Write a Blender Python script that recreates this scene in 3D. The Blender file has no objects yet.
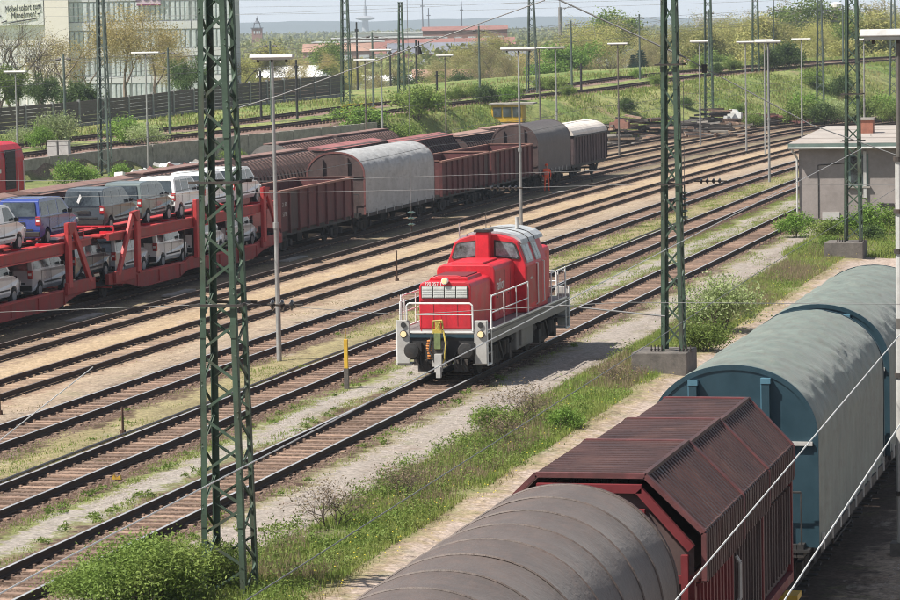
import bpy, bmesh, math, random
import numpy as np
from mathutils import Vector, Matrix
R=math.radians
sc=bpy.context.scene
C=sc.collection
random.seed(7); rng=np.random.default_rng(7)
# ---------------------------------------------------------------- camera, sky, sun, exposure
# yard frame: +Y runs along the tracks, +X to the right of them, Z up; the camera stands on a bridge 10.85 m above the yard
AZ,PITCH,ROLL,FPX,HC=R(13.6),R(4.85),R(-1.1),3250.0,10.85
F0=Vector((-math.sin(AZ),math.cos(AZ),0)); R0=Vector((math.cos(AZ),math.sin(AZ),0)); Z=Vector((0,0,1))
Fw=F0*math.cos(PITCH)-Z*math.sin(PITCH); Up=F0*math.sin(PITCH)+Z*math.cos(PITCH)
Rt=math.cos(ROLL)*R0+math.sin(ROLL)*Up; Up=-math.sin(ROLL)*R0+math.cos(ROLL)*Up
cam=bpy.data.cameras.new('camera'); co=bpy.data.objects.new('camera',cam); C.objects.link(co)
m=Matrix((Rt,Up,-Fw)).transposed().to_4x4(); m.translation=Vector((0,0,HC)); co.matrix_world=m
cam.sensor_width=36; cam.lens=36*FPX/900; cam.clip_start=1; cam.clip_end=30000
sc.camera=co
SUN=Vector((-0.62,-0.40,1.0)).normalized()
el=math.asin(SUN.z); rot=math.atan2(SUN.x,SUN.y)
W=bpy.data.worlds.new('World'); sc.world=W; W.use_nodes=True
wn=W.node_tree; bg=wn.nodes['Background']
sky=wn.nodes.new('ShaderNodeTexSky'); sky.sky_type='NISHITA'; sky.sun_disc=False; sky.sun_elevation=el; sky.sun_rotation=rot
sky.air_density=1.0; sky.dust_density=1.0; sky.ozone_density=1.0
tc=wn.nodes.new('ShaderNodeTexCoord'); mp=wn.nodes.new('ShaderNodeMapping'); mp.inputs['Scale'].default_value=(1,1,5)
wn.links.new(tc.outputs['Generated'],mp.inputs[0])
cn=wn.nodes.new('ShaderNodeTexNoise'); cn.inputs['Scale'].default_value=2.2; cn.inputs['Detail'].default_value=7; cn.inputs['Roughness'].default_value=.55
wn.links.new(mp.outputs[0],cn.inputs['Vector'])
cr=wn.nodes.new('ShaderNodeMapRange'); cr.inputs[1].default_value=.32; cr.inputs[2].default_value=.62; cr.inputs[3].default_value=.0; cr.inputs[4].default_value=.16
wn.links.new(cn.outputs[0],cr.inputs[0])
# broken cloud overhead, bright haze low down; unseen sky kept dim to cut fill
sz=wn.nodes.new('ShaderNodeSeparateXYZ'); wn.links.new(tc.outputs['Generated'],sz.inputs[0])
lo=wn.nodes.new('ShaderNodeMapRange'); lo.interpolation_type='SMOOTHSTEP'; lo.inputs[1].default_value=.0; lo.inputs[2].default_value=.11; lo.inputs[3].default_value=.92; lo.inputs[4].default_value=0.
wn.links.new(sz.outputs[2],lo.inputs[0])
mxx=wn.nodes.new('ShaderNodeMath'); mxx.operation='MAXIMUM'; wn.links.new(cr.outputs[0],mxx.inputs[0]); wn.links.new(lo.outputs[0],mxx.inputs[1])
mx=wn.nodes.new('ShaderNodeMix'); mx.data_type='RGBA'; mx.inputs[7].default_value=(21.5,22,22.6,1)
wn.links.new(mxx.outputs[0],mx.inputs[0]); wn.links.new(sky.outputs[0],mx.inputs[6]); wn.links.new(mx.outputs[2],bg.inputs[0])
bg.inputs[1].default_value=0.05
sl=bpy.data.lights.new('sun','SUN'); sl.energy=5.0; sl.angle=R(.6); sl.color=(1,.95,.87)
so=bpy.data.objects.new('sun',sl); C.objects.link(so); so.rotation_euler=(-SUN).to_track_quat('-Z','Y').to_euler(); so.location=(-60,0,90)
sc.view_settings.view_transform='Standard'; sc.view_settings.look='None'; sc.view_settings.exposure=0.70; sc.view_settings.gamma=1
sc.cycles.filter_width=1.05; sc.cycles.sample_clamp_indirect=2.0; sc.cycles.diffuse_bounces=2; sc.cycles.volume_bounces=0; sc.cycles.max_bounces=6; sc.cycles.transparent_max_bounces=12

# ---------------------------------------------------------------- helpers
def bend(s): return 3e-4*max(s-190,0)**2+4e-3*max(s-306,0)**2
def bang(s): return math.atan(6e-4*max(s-190,0)+8e-3*max(s-306,0))
def lin(r,g,b):
    f=lambda c:(c/255/12.92 if c/255<=.04045 else ((c/255+.055)/1.055)**2.4)
    return (f(r),f(g),f(b))
MATS={}
class NT:
    def __init__(s,name):
        s.m=bpy.data.materials.new(name); s.m.use_nodes=True; s.t=s.m.node_tree
        s.b=s.t.nodes['Principled BSDF']; s.out=s.t.nodes['Material Output']
        s.geo=s.t.nodes.new('ShaderNodeNewGeometry'); s.pos=s.geo.outputs['Position']
    def n(s,ty,**k):
        o=s.t.nodes.new(ty)
        for a,v in k.items(): setattr(o,a,v)
        return o
    def set(s,inp,v):
        if hasattr(v,'is_linked') or isinstance(v,bpy.types.NodeSocket): s.t.links.new(v,inp)
        else:
            if isinstance(v,(tuple,list)) and len(v)==3 and len(getattr(inp,'default_value',()))==4: v=(*v,1)
            inp.default_value=v
    def math(s,op,a,b=0.,c=None):
        o=s.n('ShaderNodeMath',operation=op); s.set(o.inputs[0],a); s.set(o.inputs[1],b)
        if c is not None: s.set(o.inputs[2],c)
        return o.outputs[0]
    def noise(s,scale,detail=3,rough=.55,vec=None,stretch=None):
        o=s.n('ShaderNodeTexNoise'); o.inputs['Scale'].default_value=scale; o.inputs['Detail'].default_value=detail; o.inputs['Roughness'].default_value=rough
        v=vec or s.pos
        if stretch:
            mp=s.n('ShaderNodeMapping'); mp.inputs['Scale'].default_value=stretch; s.t.links.new(v,mp.inputs[0]); v=mp.outputs[0]
        s.t.links.new(v,o.inputs['Vector']); return o.outputs[0]
    def mr(s,x,a,b,c,d):
        o=s.n('ShaderNodeMapRange'); s.set(o.inputs[0],x)
        for i,v in enumerate((a,b,c,d)): o.inputs[i+1].default_value=v
        return o.outputs[0]
    def mix(s,f,a,b,blend='MIX'):
        o=s.n('ShaderNodeMix',data_type='RGBA',blend_type=blend); s.set(o.inputs[0],f); s.set(o.inputs[6],a); s.set(o.inputs[7],b); return o.outputs[2]
    def bump(s,h,st=.3,d=.02):
        o=s.n('ShaderNodeBump'); o.inputs['Strength'].default_value=st; o.inputs['Distance'].default_value=d; s.set(o.inputs['Height'],h)
        s.t.links.new(o.outputs[0],s.b.inputs['Normal'])
def mat(name,col,rough=.7,metal=0.,var=.25,scale=2.,dirt=None,dirtamt=.35,bump=0.,bs=20.,streak=False,coat=0.,spec=None,emit=None):
    """painted or raw surface: base colour broken by two noises, optional dirt or rust patches and rain streaks"""
    if name in MATS: return MATS[name]
    q=NT(name)
    n1=q.noise(scale,5,.6); n2=q.noise(scale*9,3,.6)
    k=q.math('ADD',q.mr(n1,.3,.7,1-var,1+var),q.mr(n2,.3,.7,-var*.35,var*.35))
    c=q.mix(1.,(*col,1),k,'MULTIPLY')
    if dirt:
        d=q.noise(scale*.9,7,.68,stretch=((1,1,.18) if streak else None))
        c=q.mix(q.mr(d,.5,.68,0.,dirtamt),c,(*dirt,1))
    q.set(q.b.inputs['Base Color'],c)
    q.b.inputs['Metallic'].default_value=metal
    q.set(q.b.inputs['Roughness'],q.mr(n1,.3,.7,max(rough-.1,.02),min(rough+.12,1)))
    if name.endswith('sleeper'):
        oi=q.n('ShaderNodeObjectInfo'); c=q.mix(1.,c,q.mr(oi.outputs['Random'],0,1,.62,1.3),'MULTIPLY'); q.set(q.b.inputs['Base Color'],c)
    if coat: q.b.inputs['Coat Weight'].default_value=coat; q.b.inputs['Coat Roughness'].default_value=.12
    if spec is not None: q.b.inputs['Specular IOR Level'].default_value=spec
    if emit: q.b.inputs['Emission Color'].default_value=(*emit[0],1); q.b.inputs['Emission Strength'].default_value=emit[1]
    if bump: q.bump(q.noise(bs,4,.6),bump,.02)
    MATS[name]=q.m; return q.m
def leafmat(name,c1,c2,c3):
    q=NT(name); oi=q.n('ShaderNodeObjectInfo')
    n=q.noise(.55,3,.6); n2=q.noise(5.,2,.6)
    c=q.mix(q.mr(n,.35,.65,0,1),(*c1,1),(*c2,1)); c=q.mix(q.mr(n2,.45,.72,0,.8),c,(*c3,1))
    c=q.mix(1.,c,q.mr(oi.outputs['Random'],0,1,.75,1.2),'MULTIPLY')
    q.set(q.b.inputs['Base Color'],c); q.b.inputs['Roughness'].default_value=.65; q.b.inputs['Specular IOR Level'].default_value=.25
    tr=q.n('ShaderNodeBsdfTranslucent'); q.set(tr.inputs[0],c); ms=q.n('ShaderNodeMixShader'); ms.inputs[0].default_value=.35
    q.t.links.new(q.b.outputs[0],ms.inputs[1]); q.t.links.new(tr.outputs[0],ms.inputs[2]); q.t.links.new(ms.outputs[0],q.out.inputs[0])
    MATS[name]=q.m; return q.m
class MB:
    def __init__(s): s.v=[];s.f=[];s.mi=[]
    def add(s,vs,fs,mi=0):
        o=len(s.v); s.v+= [tuple(v) for v in vs]; s.f+=[tuple(i+o for i in f) for f in fs]; s.mi+=[mi]*len(fs); return s
    def box(s,x0,x1,y0,y1,z0,z1,mi=0):
        return s.add([(x0,y0,z0),(x1,y0,z0),(x1,y1,z0),(x0,y1,z0),(x0,y0,z1),(x1,y0,z1),(x1,y1,z1),(x0,y1,z1)],
          [(0,3,2,1),(4,5,6,7),(0,1,5,4),(1,2,6,5),(2,3,7,6),(3,0,4,7)],mi)
    def beam(s,p,q,w,h,side=None,mi=0):
        p=Vector(p);q=Vector(q);d=(q-p)
        if d.length<1e-6: return s
        d.normalize(); a=Vector(side) if side else (Vector((0,0,1)) if abs(d.z)<.9 else Vector((1,0,0)))
        x=d.cross(a).normalized(); y=x.cross(d).normalized(); x=x*w/2;y=y*h/2
        return s.add([p-x-y,p+x-y,p+x+y,p-x+y,q-x-y,q+x-y,q+x+y,q-x+y],[(0,3,2,1),(4,5,6,7),(0,1,5,4),(1,2,6,5),(2,3,7,6),(3,0,4,7)],mi)
    def cyl(s,p,q,r0,r1=None,n=10,mi=0,caps=True):
        p=Vector(p);q=Vector(q);r1=r0 if r1 is None else r1
        d=(q-p).normalized(); a=Vector((0,0,1)) if abs(d.z)<.9 else Vector((1,0,0))
        x=d.cross(a).normalized();y=x.cross(d)
        vs=[p+(x*math.cos(t)+y*math.sin(t))*r0 for t in [2*math.pi*i/n for i in range(n)]]+[q+(x*math.cos(t)+y*math.sin(t))*r1 for t in [2*math.pi*i/n for i in range(n)]]
        fs=[(i,(i+1)%n,n+(i+1)%n,n+i) for i in range(n)]
        if caps: fs+=[tuple(range(n))[::-1],tuple(range(n,2*n))]
        return s.add(vs,fs,mi)
    def tube(s,pts,r,n=6,mi=0):
        for a,b in zip(pts[:-1],pts[1:]): s.cyl(a,b,r,r,n,mi)
        return s
    def lathe(s,c,prof,n=12,axis='z',mi=0):
        vs=[]
        for r,h in prof:
            for i in range(n):
                t=2*math.pi*i/n; a,b=r*math.cos(t),r*math.sin(t)
                vs.append({'z':(c[0]+a,c[1]+b,c[2]+h),'x':(c[0]+h,c[1]+a,c[2]+b),'y':(c[0]+a,c[1]+h,c[2]+b)}[axis])
        fs=[(j*n+i,j*n+(i+1)%n,(j+1)*n+(i+1)%n,(j+1)*n+i) for j in range(len(prof)-1) for i in range(n)]
        fs+=[tuple(range(n))[::-1],tuple(range((len(prof)-1)*n,len(prof)*n))]
        return s.add(vs,fs,mi)
    def prism(s,poly,axis,a,b,mi=0):
        """poly of 2D points extruded along axis; x: poly=(y,z); y: poly=(x,z); z: poly=(x,y)"""
        n=len(poly); mk={'x':lambda p,t:(t,p[0],p[1]),'y':lambda p,t:(p[0],t,p[1]),'z':lambda p,t:(p[0],p[1],t)}[axis]
        vs=[mk(p,a) for p in poly]+[mk(p,b) for p in poly]
        return s.add(vs,[tuple(range(n))[::-1],tuple(range(n,2*n))]+[(i,(i+1)%n,n+(i+1)%n,n+i) for i in range(n)],mi)
    def quad(s,a,b,c,d,mi=0): return s.add([a,b,c,d],[(0,1,2,3)],mi)
    def mesh(s,name,mats,smooth=False):
        me=bpy.data.meshes.new(name); me.from_pydata(s.v,[],s.f)
        for m_ in (mats if isinstance(mats,(list,tuple)) else [mats]): me.materials.append(m_)
        if any(s.mi): me.polygons.foreach_set('material_index',s.mi)
        bm=bmesh.new(); bm.from_mesh(me); bmesh.ops.recalc_face_normals(bm,faces=bm.faces); bm.to_mesh(me); bm.free()
        if smooth: me.polygons.foreach_set('use_smooth',[True]*len(me.polygons))
        me.update(); return me
    def build(s,name,mats,parent=None,smooth=False,bevel=0,loc=None):
        o=bpy.data.objects.new(name,s.mesh(name,mats,smooth)); C.objects.link(o)
        if parent: o.parent=parent
        if loc: o.location=loc
        if bevel:
            b=o.modifiers.new('bevel','BEVEL'); b.width=bevel; b.segments=2; b.limit_method='ANGLE'; b.angle_limit=R(35)
        return o
def inst(name,me,parent=None,loc=(0,0,0),rot=None,scale=None):
    o=bpy.data.objects.new(name,me); C.objects.link(o); o.parent=parent; o.location=loc
    if rot: o.rotation_euler=rot
    if scale: o.scale=scale if isinstance(scale,tuple) else (scale,)*3
    return o
def thing(name,label,cat,loc=(0,0,0),rz=0,group=None):
    o=bpy.data.objects.new(name,None); C.objects.link(o); o.location=loc; o.rotation_euler=(0,0,rz); o.empty_display_size=.3
    return tag(o,label,cat,group)
def tag(o,label=None,cat=None,group=None,kind=None):
    if label:o['label']=label
    if cat:o['category']=cat
    if group:o['group']=group
    if kind:o['kind']=kind
    return o
def dup(o,parent=None,mats=None):
    c=o.copy(); C.objects.link(c); c.parent=parent
    for ch in list(o.children): dup(ch,c)
    return c
def recolour(root,frm,to):
    """copies of the meshes below root that use material frm, with to instead"""
    for ch in root.children_recursive:
        if ch.type=='MESH' and any(m_ is frm for m_ in ch.data.materials):
            ch.data=ch.data.copy()
            for i,m_ in enumerate(ch.data.materials):
                if m_ is frm: ch.data.materials[i]=to
def text(name,s,size,m_,parent,loc,rot,depth=.004,shear=0,align='CENTER',sx=1.):
    cu=bpy.data.curves.new(name,'FONT'); cu.body=s; cu.size=size; cu.extrude=depth; cu.shear=shear; cu.align_x=align; cu.align_y='CENTER'; cu.resolution_u=3
    t=bpy.data.objects.new(name,cu); me=bpy.data.meshes.new_from_object(t); bpy.data.objects.remove(t); me.materials.clear(); me.materials.append(m_); me.name=name
    o=inst(name,me,parent,loc,rot); o.scale=(sx,1,1); return o
def npmesh(name,verts,faces,mats,k=3):
    me=bpy.data.meshes.new(name); nv=len(verts); nf=len(faces)
    me.vertices.add(nv); me.vertices.foreach_set('co',np.asarray(verts,dtype=np.float32).ravel())
    me.loops.add(nf*k); me.loops.foreach_set('vertex_index',np.asarray(faces,dtype=np.int32).ravel())
    me.polygons.add(nf); me.polygons.foreach_set('loop_start',np.arange(0,nf*k,k,dtype=np.int32))
    for m_ in (mats if isinstance(mats,(list,tuple)) else [mats]): me.materials.append(m_)
    me.update(calc_edges=True); me.validate(); return me

# ---------------------------------------------------------------- materials
M={}
M['rust']=mat('rusty_steel',(.075,.040,.026),.85,var=.35,scale=1.5,dirt=(.14,.065,.03),dirtamt=.6)
M['railside']=mat('rail_web',(.050,.031,.023),.85,var=.35,scale=3,dirt=(.07,.035,.02))
M['railtop']=mat('polished_rail_head',(.46,.46,.47),.42,metal=.45,var=.1,scale=1)
M['railtop2']=mat('dull_rail_head',(.22,.18,.16),.5,metal=.4,var=.25,scale=1,dirt=(.10,.06,.04),dirtamt=.6)
M['sleeper']=mat('old_timber_sleeper',(.235,.155,.112),.9,var=.45,scale=5,bump=.4,bs=30)
M['sleeper2']=mat('sandy_timber_sleeper',(.31,.22,.15),.9,var=.35,scale=4,bump=.4,bs=30)
M['mastgreen']=mat('green_mast_paint',(.045,.080,.052),.6,var=.3,scale=2.5,dirt=(.075,.045,.03),dirtamt=.55,streak=True)
M['mastgrey']=mat('weathered_grey_green_mast_paint',(.075,.10,.085),.6,var=.25,scale=1.2)
M['zinc']=mat('galvanised_pole',(.30,.30,.29),.55,metal=.3,var=.2,scale=2,dirt=(.16,.12,.09),dirtamt=.5,streak=True)
M['zincdark']=mat('dark_pole',(.10,.09,.08),.7,var=.25,scale=2,dirt=(.18,.08,.04),dirtamt=.5,streak=True)
M['lampwhite']=mat('lamp_housing',(.52,.51,.49),.5,var=.12,scale=3,dirt=(.25,.22,.18),dirtamt=.4)
M['lampglass']=mat('lamp_cover',(.42,.43,.42),.3,var=.1,scale=3)
M['concrete']=mat('concrete',(.30,.275,.245),.9,var=.25,scale=1.5,dirt=(.12,.105,.09),dirtamt=.6,bump=.4,bs=14)
M['concdark']=mat('dark_weathered_concrete',(.125,.11,.098),.92,var=.35,scale=2.2,dirt=(.06,.055,.05),dirtamt=.7,bump=.5,bs=12)
M['red']=mat('traffic_red_paint',(.54,.014,.028),.5,var=.2,scale=2,coat=.06,dirt=(.20,.03,.03),dirtamt=.45,streak=True)
M['redfade']=mat('faded_red_paint',(.42,.035,.036),.55,var=.18,scale=2.4,dirt=(.30,.10,.085),dirtamt=.35)
M['carred']=mat('worn_red_wagon_paint',(.30,.026,.025),.6,var=.25,scale=2,dirt=(.14,.04,.03),dirtamt=.6,streak=True)
M['greyframe']=mat('dusty_grey_paint',(.19,.178,.168),.6,var=.18,scale=2,dirt=(.17,.14,.12),dirtamt=.6)
M['ltgrey']=mat('light_grey_paint',(.44,.43,.41),.55,var=.12,scale=2,dirt=(.3,.27,.24),dirtamt=.5)
M['white']=mat('white_paint',(.78,.78,.76),.45,var=.08,scale=2,dirt=(.45,.42,.38),dirtamt=.4)
M['black']=mat('black_steel',(.022,.021,.021),.65,var=.4,scale=3,dirt=(.06,.045,.035),dirtamt=.5)
M['soot']=mat('dirty_bogie_steel',(.045,.038,.034),.85,var=.4,scale=3,dirt=(.10,.065,.045),dirtamt=.5)
M['yellow']=mat('yellow_paint',(.55,.34,.03),.5,var=.15,scale=3,dirt=(.25,.16,.05),dirtamt=.5)
M['brownwag']=mat('red_brown_wagon_steel',(.115,.036,.036),.75,var=.35,scale=1.6,dirt=(.055,.025,.022),dirtamt=.65,streak=True,bump=.15)
M['brownwag2']=mat('dusty_red_brown_wagon_steel',(.155,.058,.054),.8,var=.3,scale=1.6,dirt=(.20,.09,.065),dirtamt=.5,streak=True,bump=.15)
M['brownroof']=mat('dusty_brown_roof',(.21,.125,.105),.8,var=.25,scale=.8,dirt=(.13,.075,.065),dirtamt=.6)
M['redroof']=mat('faded_maroon_roof',(.30,.115,.11),.75,var=.22,scale=.8,dirt=(.17,.08,.08),dirtamt=.6)
M['tanroof']=mat('dusty_tan_roof',(.33,.21,.17),.8,var=.2,scale=.8,dirt=(.2,.13,.11),dirtamt=.5)
M['darkwag']=mat('sooty_brown_wagon_side',(.070,.045,.042),.8,var=.35,scale=1.5,dirt=(.12,.075,.065),dirtamt=.5,streak=True)
M['rimlight']=mat('rubbed_rust_rim',(.25,.125,.095),.75,var=.3,scale=2)
M['ribred']=mat('telescopic_hood_steel',(.058,.026,.024),.6,var=.35,scale=1.3,dirt=(.15,.075,.06),dirtamt=.4,bump=.1)
M['maroon']=mat('maroon_wagon_paint',(.15,.016,.02),.6,var=.22,scale=1.5,dirt=(.11,.025,.024),dirtamt=.6,streak=True)
M['blue']=mat('petrol_blue_wagon_paint',(.016,.046,.064),.5,var=.15,scale=1.5,dirt=(.012,.032,.045),dirtamt=.5,streak=True)
M['bluelt']=mat('blue_post_edge_paint',(.08,.18,.24),.5,var=.1,scale=2)
M['glass']=mat('vehicle_glass',(.050,.062,.068),.08,var=.7,scale=1.5,spec=.8)  # lightened, mottled base colour stands in for sky reflections on the panes
M['cabglass']=mat('cab_window_glass',(.15,.19,.21),.12,var=.75,scale=1.4,spec=.9)  # reflections painted into the colour as a pale uneven tone
M['tyre']=mat('tyre_rubber',(.02,.02,.02),.85,var=.2,scale=6)
M['rim']=mat('wheel_rim',(.42,.42,.43),.4,metal=.6,var=.1,scale=6)
M['taillight']=mat('red_tail_lamp',(.38,.015,.015),.25,var=.1,scale=5,coat=.5)
M['headlamp']=mat('lit_head_lamp',(.70,.58,.36),.2,var=.02,scale=5,emit=((1,.62,.25),.22))
M['hutwall']=mat('hut_render_wall',(.285,.25,.235),.92,var=.14,scale=.8,dirt=(.19,.165,.152),dirtamt=.6,bump=.3,bs=10)
M['hutroof']=mat('hut_felt_roof',(.34,.305,.275),.9,var=.15,scale=.6,dirt=(.33,.27,.23),dirtamt=.6)
M['hutgreen']=mat('dull_green_fascia',(.13,.18,.16),.7,var=.2,scale=2)
M['brick']=mat('red_brick_wall',(.30,.12,.08),.9,var=.2,scale=3)
M['wire']=mat('bare_wire',(.62,.61,.58),.45,metal=.2,var=.1,scale=2)
M['wiredark']=mat('dark_wire',(.17,.17,.17),.6,var=.1,scale=2)
M['insul']=mat('brown_insulator',(.035,.028,.026),.3,var=.2,scale=8,coat=.4)
M['insulgr']=mat('green_insulator',(.05,.085,.07),.3,var=.2,scale=8,coat=.4)
M['barrier']=mat('brown_noise_barrier_plank',(.115,.095,.085),.85,var=.25,scale=.6)
M['post']=mat('pale_barrier_post',(.26,.26,.25),.7,var=.15,scale=1)
M['bark']=mat('bark',(.085,.065,.05),.95,var=.3,scale=2)
M['barkpale']=mat('pale_bark',(.20,.155,.12),.95,var=.3,scale=2)
M['orange']=mat('orange_workwear',(.95,.13,.05),.7,var=.1,scale=6)
M['skin']=mat('skin',(.45,.26,.19),.6,var=.05,scale=5)

def tarp_mat(name,col,dirt,wr=.5):
    q=NT(name); n1=q.noise(1.1,6,.62); n2=q.noise(5.,5,.65,stretch=(1,1,1)); n3=q.noise(2.2,5,.6,stretch=(2.5,.6,2.5))
    c=q.mix(1.,(*col,1),q.mr(n1,.3,.7,.78,1.2),'MULTIPLY'); c=q.mix(q.mr(n2,.47,.7,0,.55),c,(*dirt,1)); c=q.mix(q.mr(n3,.52,.66,0,.4),c,tuple(x*.6 for x in dirt)+(1,))
    q.set(q.b.inputs['Base Color'],c); q.b.inputs['Roughness'].default_value=.62; q.b.inputs['Sheen Weight'].default_value=.1
    q.bump(q.math('ADD',q.noise(9.,5,.65),q.math('MULTIPLY',n3,.7)),wr,.03); return q.m
M['tarp1']=tarp_mat('taupe_wagon_tarpaulin',(.092,.070,.060),(.13,.085,.068))
M['tarp3']=tarp_mat('grey_teal_wagon_tarpaulin',(.145,.175,.150),(.185,.170,.140))
M['tarp6']=tarp_mat('silver_grey_wagon_tarpaulin',(.37,.37,.365),(.30,.28,.27),.3)
M['tarpbr']=tarp_mat('brown_wagon_tarpaulin',(.060,.044,.039),(.048,.036,.032),.3)
M['leafyel']=leafmat('spring_ochre_leaves',(.40,.37,.13),(.31,.34,.10),(.46,.39,.17))
M['leaftan']=leafmat('budding_tan_twigs',(.34,.28,.15),(.29,.28,.11),(.40,.34,.18))
M['leafgold']=leafmat('golden_budding_leaves',(.42,.33,.14),(.36,.31,.12),(.46,.38,.20))
M['leafgreen2']=leafmat('mixed_wood_leaves',(.26,.30,.11),(.34,.31,.13),(.17,.23,.08))
M['leafgreen']=leafmat('fresh_green_leaves',(.165,.25,.05),(.23,.29,.07),(.11,.17,.04))
M['leafdark']=leafmat('dark_green_leaves',(.075,.125,.035),(.11,.165,.045),(.05,.08,.03))
M['leafcon']=leafmat('blue_green_needles',(.022,.052,.042),(.03,.07,.05),(.015,.03,.025))
M['leafbright']=leafmat('bright_lime_leaves',(.17,.29,.045),(.22,.34,.07),(.11,.2,.035))
M['leafpale']=leafmat('pale_sage_leaves',(.32,.39,.16),(.25,.34,.10),(.52,.54,.36))
M['grass']=leafmat('grass_blades',(.22,.30,.065),(.31,.33,.10),(.15,.22,.05))
M['straw']=leafmat('dry_grass_blades',(.36,.31,.14),(.30,.28,.11),(.24,.19,.10))
M['weedbr']=leafmat('purple_brown_dead_weeds',(.25,.17,.13),(.28,.22,.14),(.19,.18,.08))
M['flower']=mat('yellow_flowers',(.75,.6,.06),.7,var=.1,scale=5)

# ---------------------------------------------------------------- terrain
EP=np.array([(-140,95,1.2),(-96,205,1.4),(-89.5,228,1.55),(-86.5,254,1.85),(-81,279,2.25),(-74,307,3.1),(-65.5,340,3.6),(-59,367,4.45),(-50.5,389,4.95),(-42,425,5.1),(-30,460,5.3),(-5,520,5.3)],dtype=float)
def smooth_path(P,n=6):
    out=[]
    for i in range(len(P)-1):
        p0,p1,p2,p3=P[max(i-1,0)],P[i],P[i+1],P[min(i+2,len(P)-1)]
        for t in np.linspace(0,1,n,endpoint=False):
            out.append(.5*((2*p1)+(-p0+p2)*t+(2*p0-5*p1+4*p2-p3)*t*t+(-p0+3*p1-3*p2+p3)*t**3))
    out.append(P[-1]); return np.array(out)
ES=smooth_path(EP)
def edist(x,y):
    """signed distance to the near line of the raised railway (negative: yard side), its height there, and position along it"""
    x=np.asarray(x,float);y=np.asarray(y,float); best=np.full(x.shape,1e9); sd=np.zeros(x.shape); zz=np.zeros(x.shape); al=np.zeros(x.shape)
    L=0
    for i in range(len(ES)-1):
        a,b=ES[i],ES[i+1]; d=b[:2]-a[:2]; l=np.hypot(*d); d/=l
        t=np.clip((x-a[0])*d[0]+(y-a[1])*d[1],0,l); dx=x-(a[0]+d[0]*t); dy=y-(a[1]+d[1]*t); ds=np.hypot(dx,dy)
        k=ds<best; best=np.where(k,ds,best); s=np.where(dx*d[1]-dy*d[0]>0,-1,1)
        sd=np.where(k,ds*s,sd); zz=np.where(k,a[2]+(b[2]-a[2])*t/l,zz); al=np.where(k,L+t,al); L+=l
    return sd,zz,al
def sstep(t): t=np.clip(t,0,1); return t*t*(3-2*t)
def height(x,y):
    d,ze,al=edist(x,y)
    sw=np.where(y<283,.5,np.clip((y-283)*.22+.5,.5,14))      # vertical wall on the left, widening into the green slope on the right
    front=sstep((d+4.2+sw)/sw); back=1-sstep((d-24)/60)
    h=(ze-.12)*front*np.where(d>4,back,1)
    far=np.hypot(x,y)
    h=np.where((d<-6)&(x<-20),h,h)
    return h,front,d
def grid(xs,ys):
    X,Y=np.meshgrid(xs,ys); return X.ravel(),Y.ravel(),len(xs),len(ys)
xs=np.concatenate([[-3500,-2200,-1400,-900,-600,-420,-320,-250],np.arange(-210,-125,4.),np.arange(-125,-95,1.2),np.arange(-95,-45,.8),np.arange(-45,6,.4),[10,20,40,70,120,200,350,600,1100,2000]])
ys=np.concatenate([[-400,-120,-30,5],np.arange(20,150,1.),np.arange(150,300,1.5),np.arange(300,460,2.2),np.arange(460,620,10.),[650,700,800,950,1200,1600,2200,3000,4200,6500]])
gx,gy,nx,ny=grid(xs,ys)
gh,gf,gd=height(gx,gy)
nz=np.sin(gx*1.3+gy*.37)*np.cos(gy*.53-gx*.21)*.02+rng.normal(0,.012,gx.shape)
bq=3e-4*np.maximum(gy-190,0)**2+4e-3*np.maximum(gy-306,0)**2
nearrail=np.zeros(gx.shape)
TR={0:-8.9,1:-23.1,2:-27.6,3:-31.95,4:-36.25,5:-40.45,6:-44.8,7:-49.3,8:-53.9}
for u in list(TR.values())+[-4.4]: nearrail=np.maximum(nearrail,(np.abs(gx-bq-u)<1.6)*1.)
weed=sstep((gx-bq+19.2)/.8)*(1-sstep((gx-bq+16.6)/.9))*(gy<170)
gz=gh+nz*np.where(gf>.5,3,1)*(1-nearrail)*np.where(np.hypot(gx,gy)<700,1,0)+weed*.10
gz-=np.where((gf<.1)&(nearrail<.5),0.0,0)
idx=np.arange(nx*ny).reshape(ny,nx); q=np.stack([idx[:-1,:-1],idx[:-1,1:],idx[1:,1:],idx[1:,:-1]],-1).reshape(-1,4)
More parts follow.
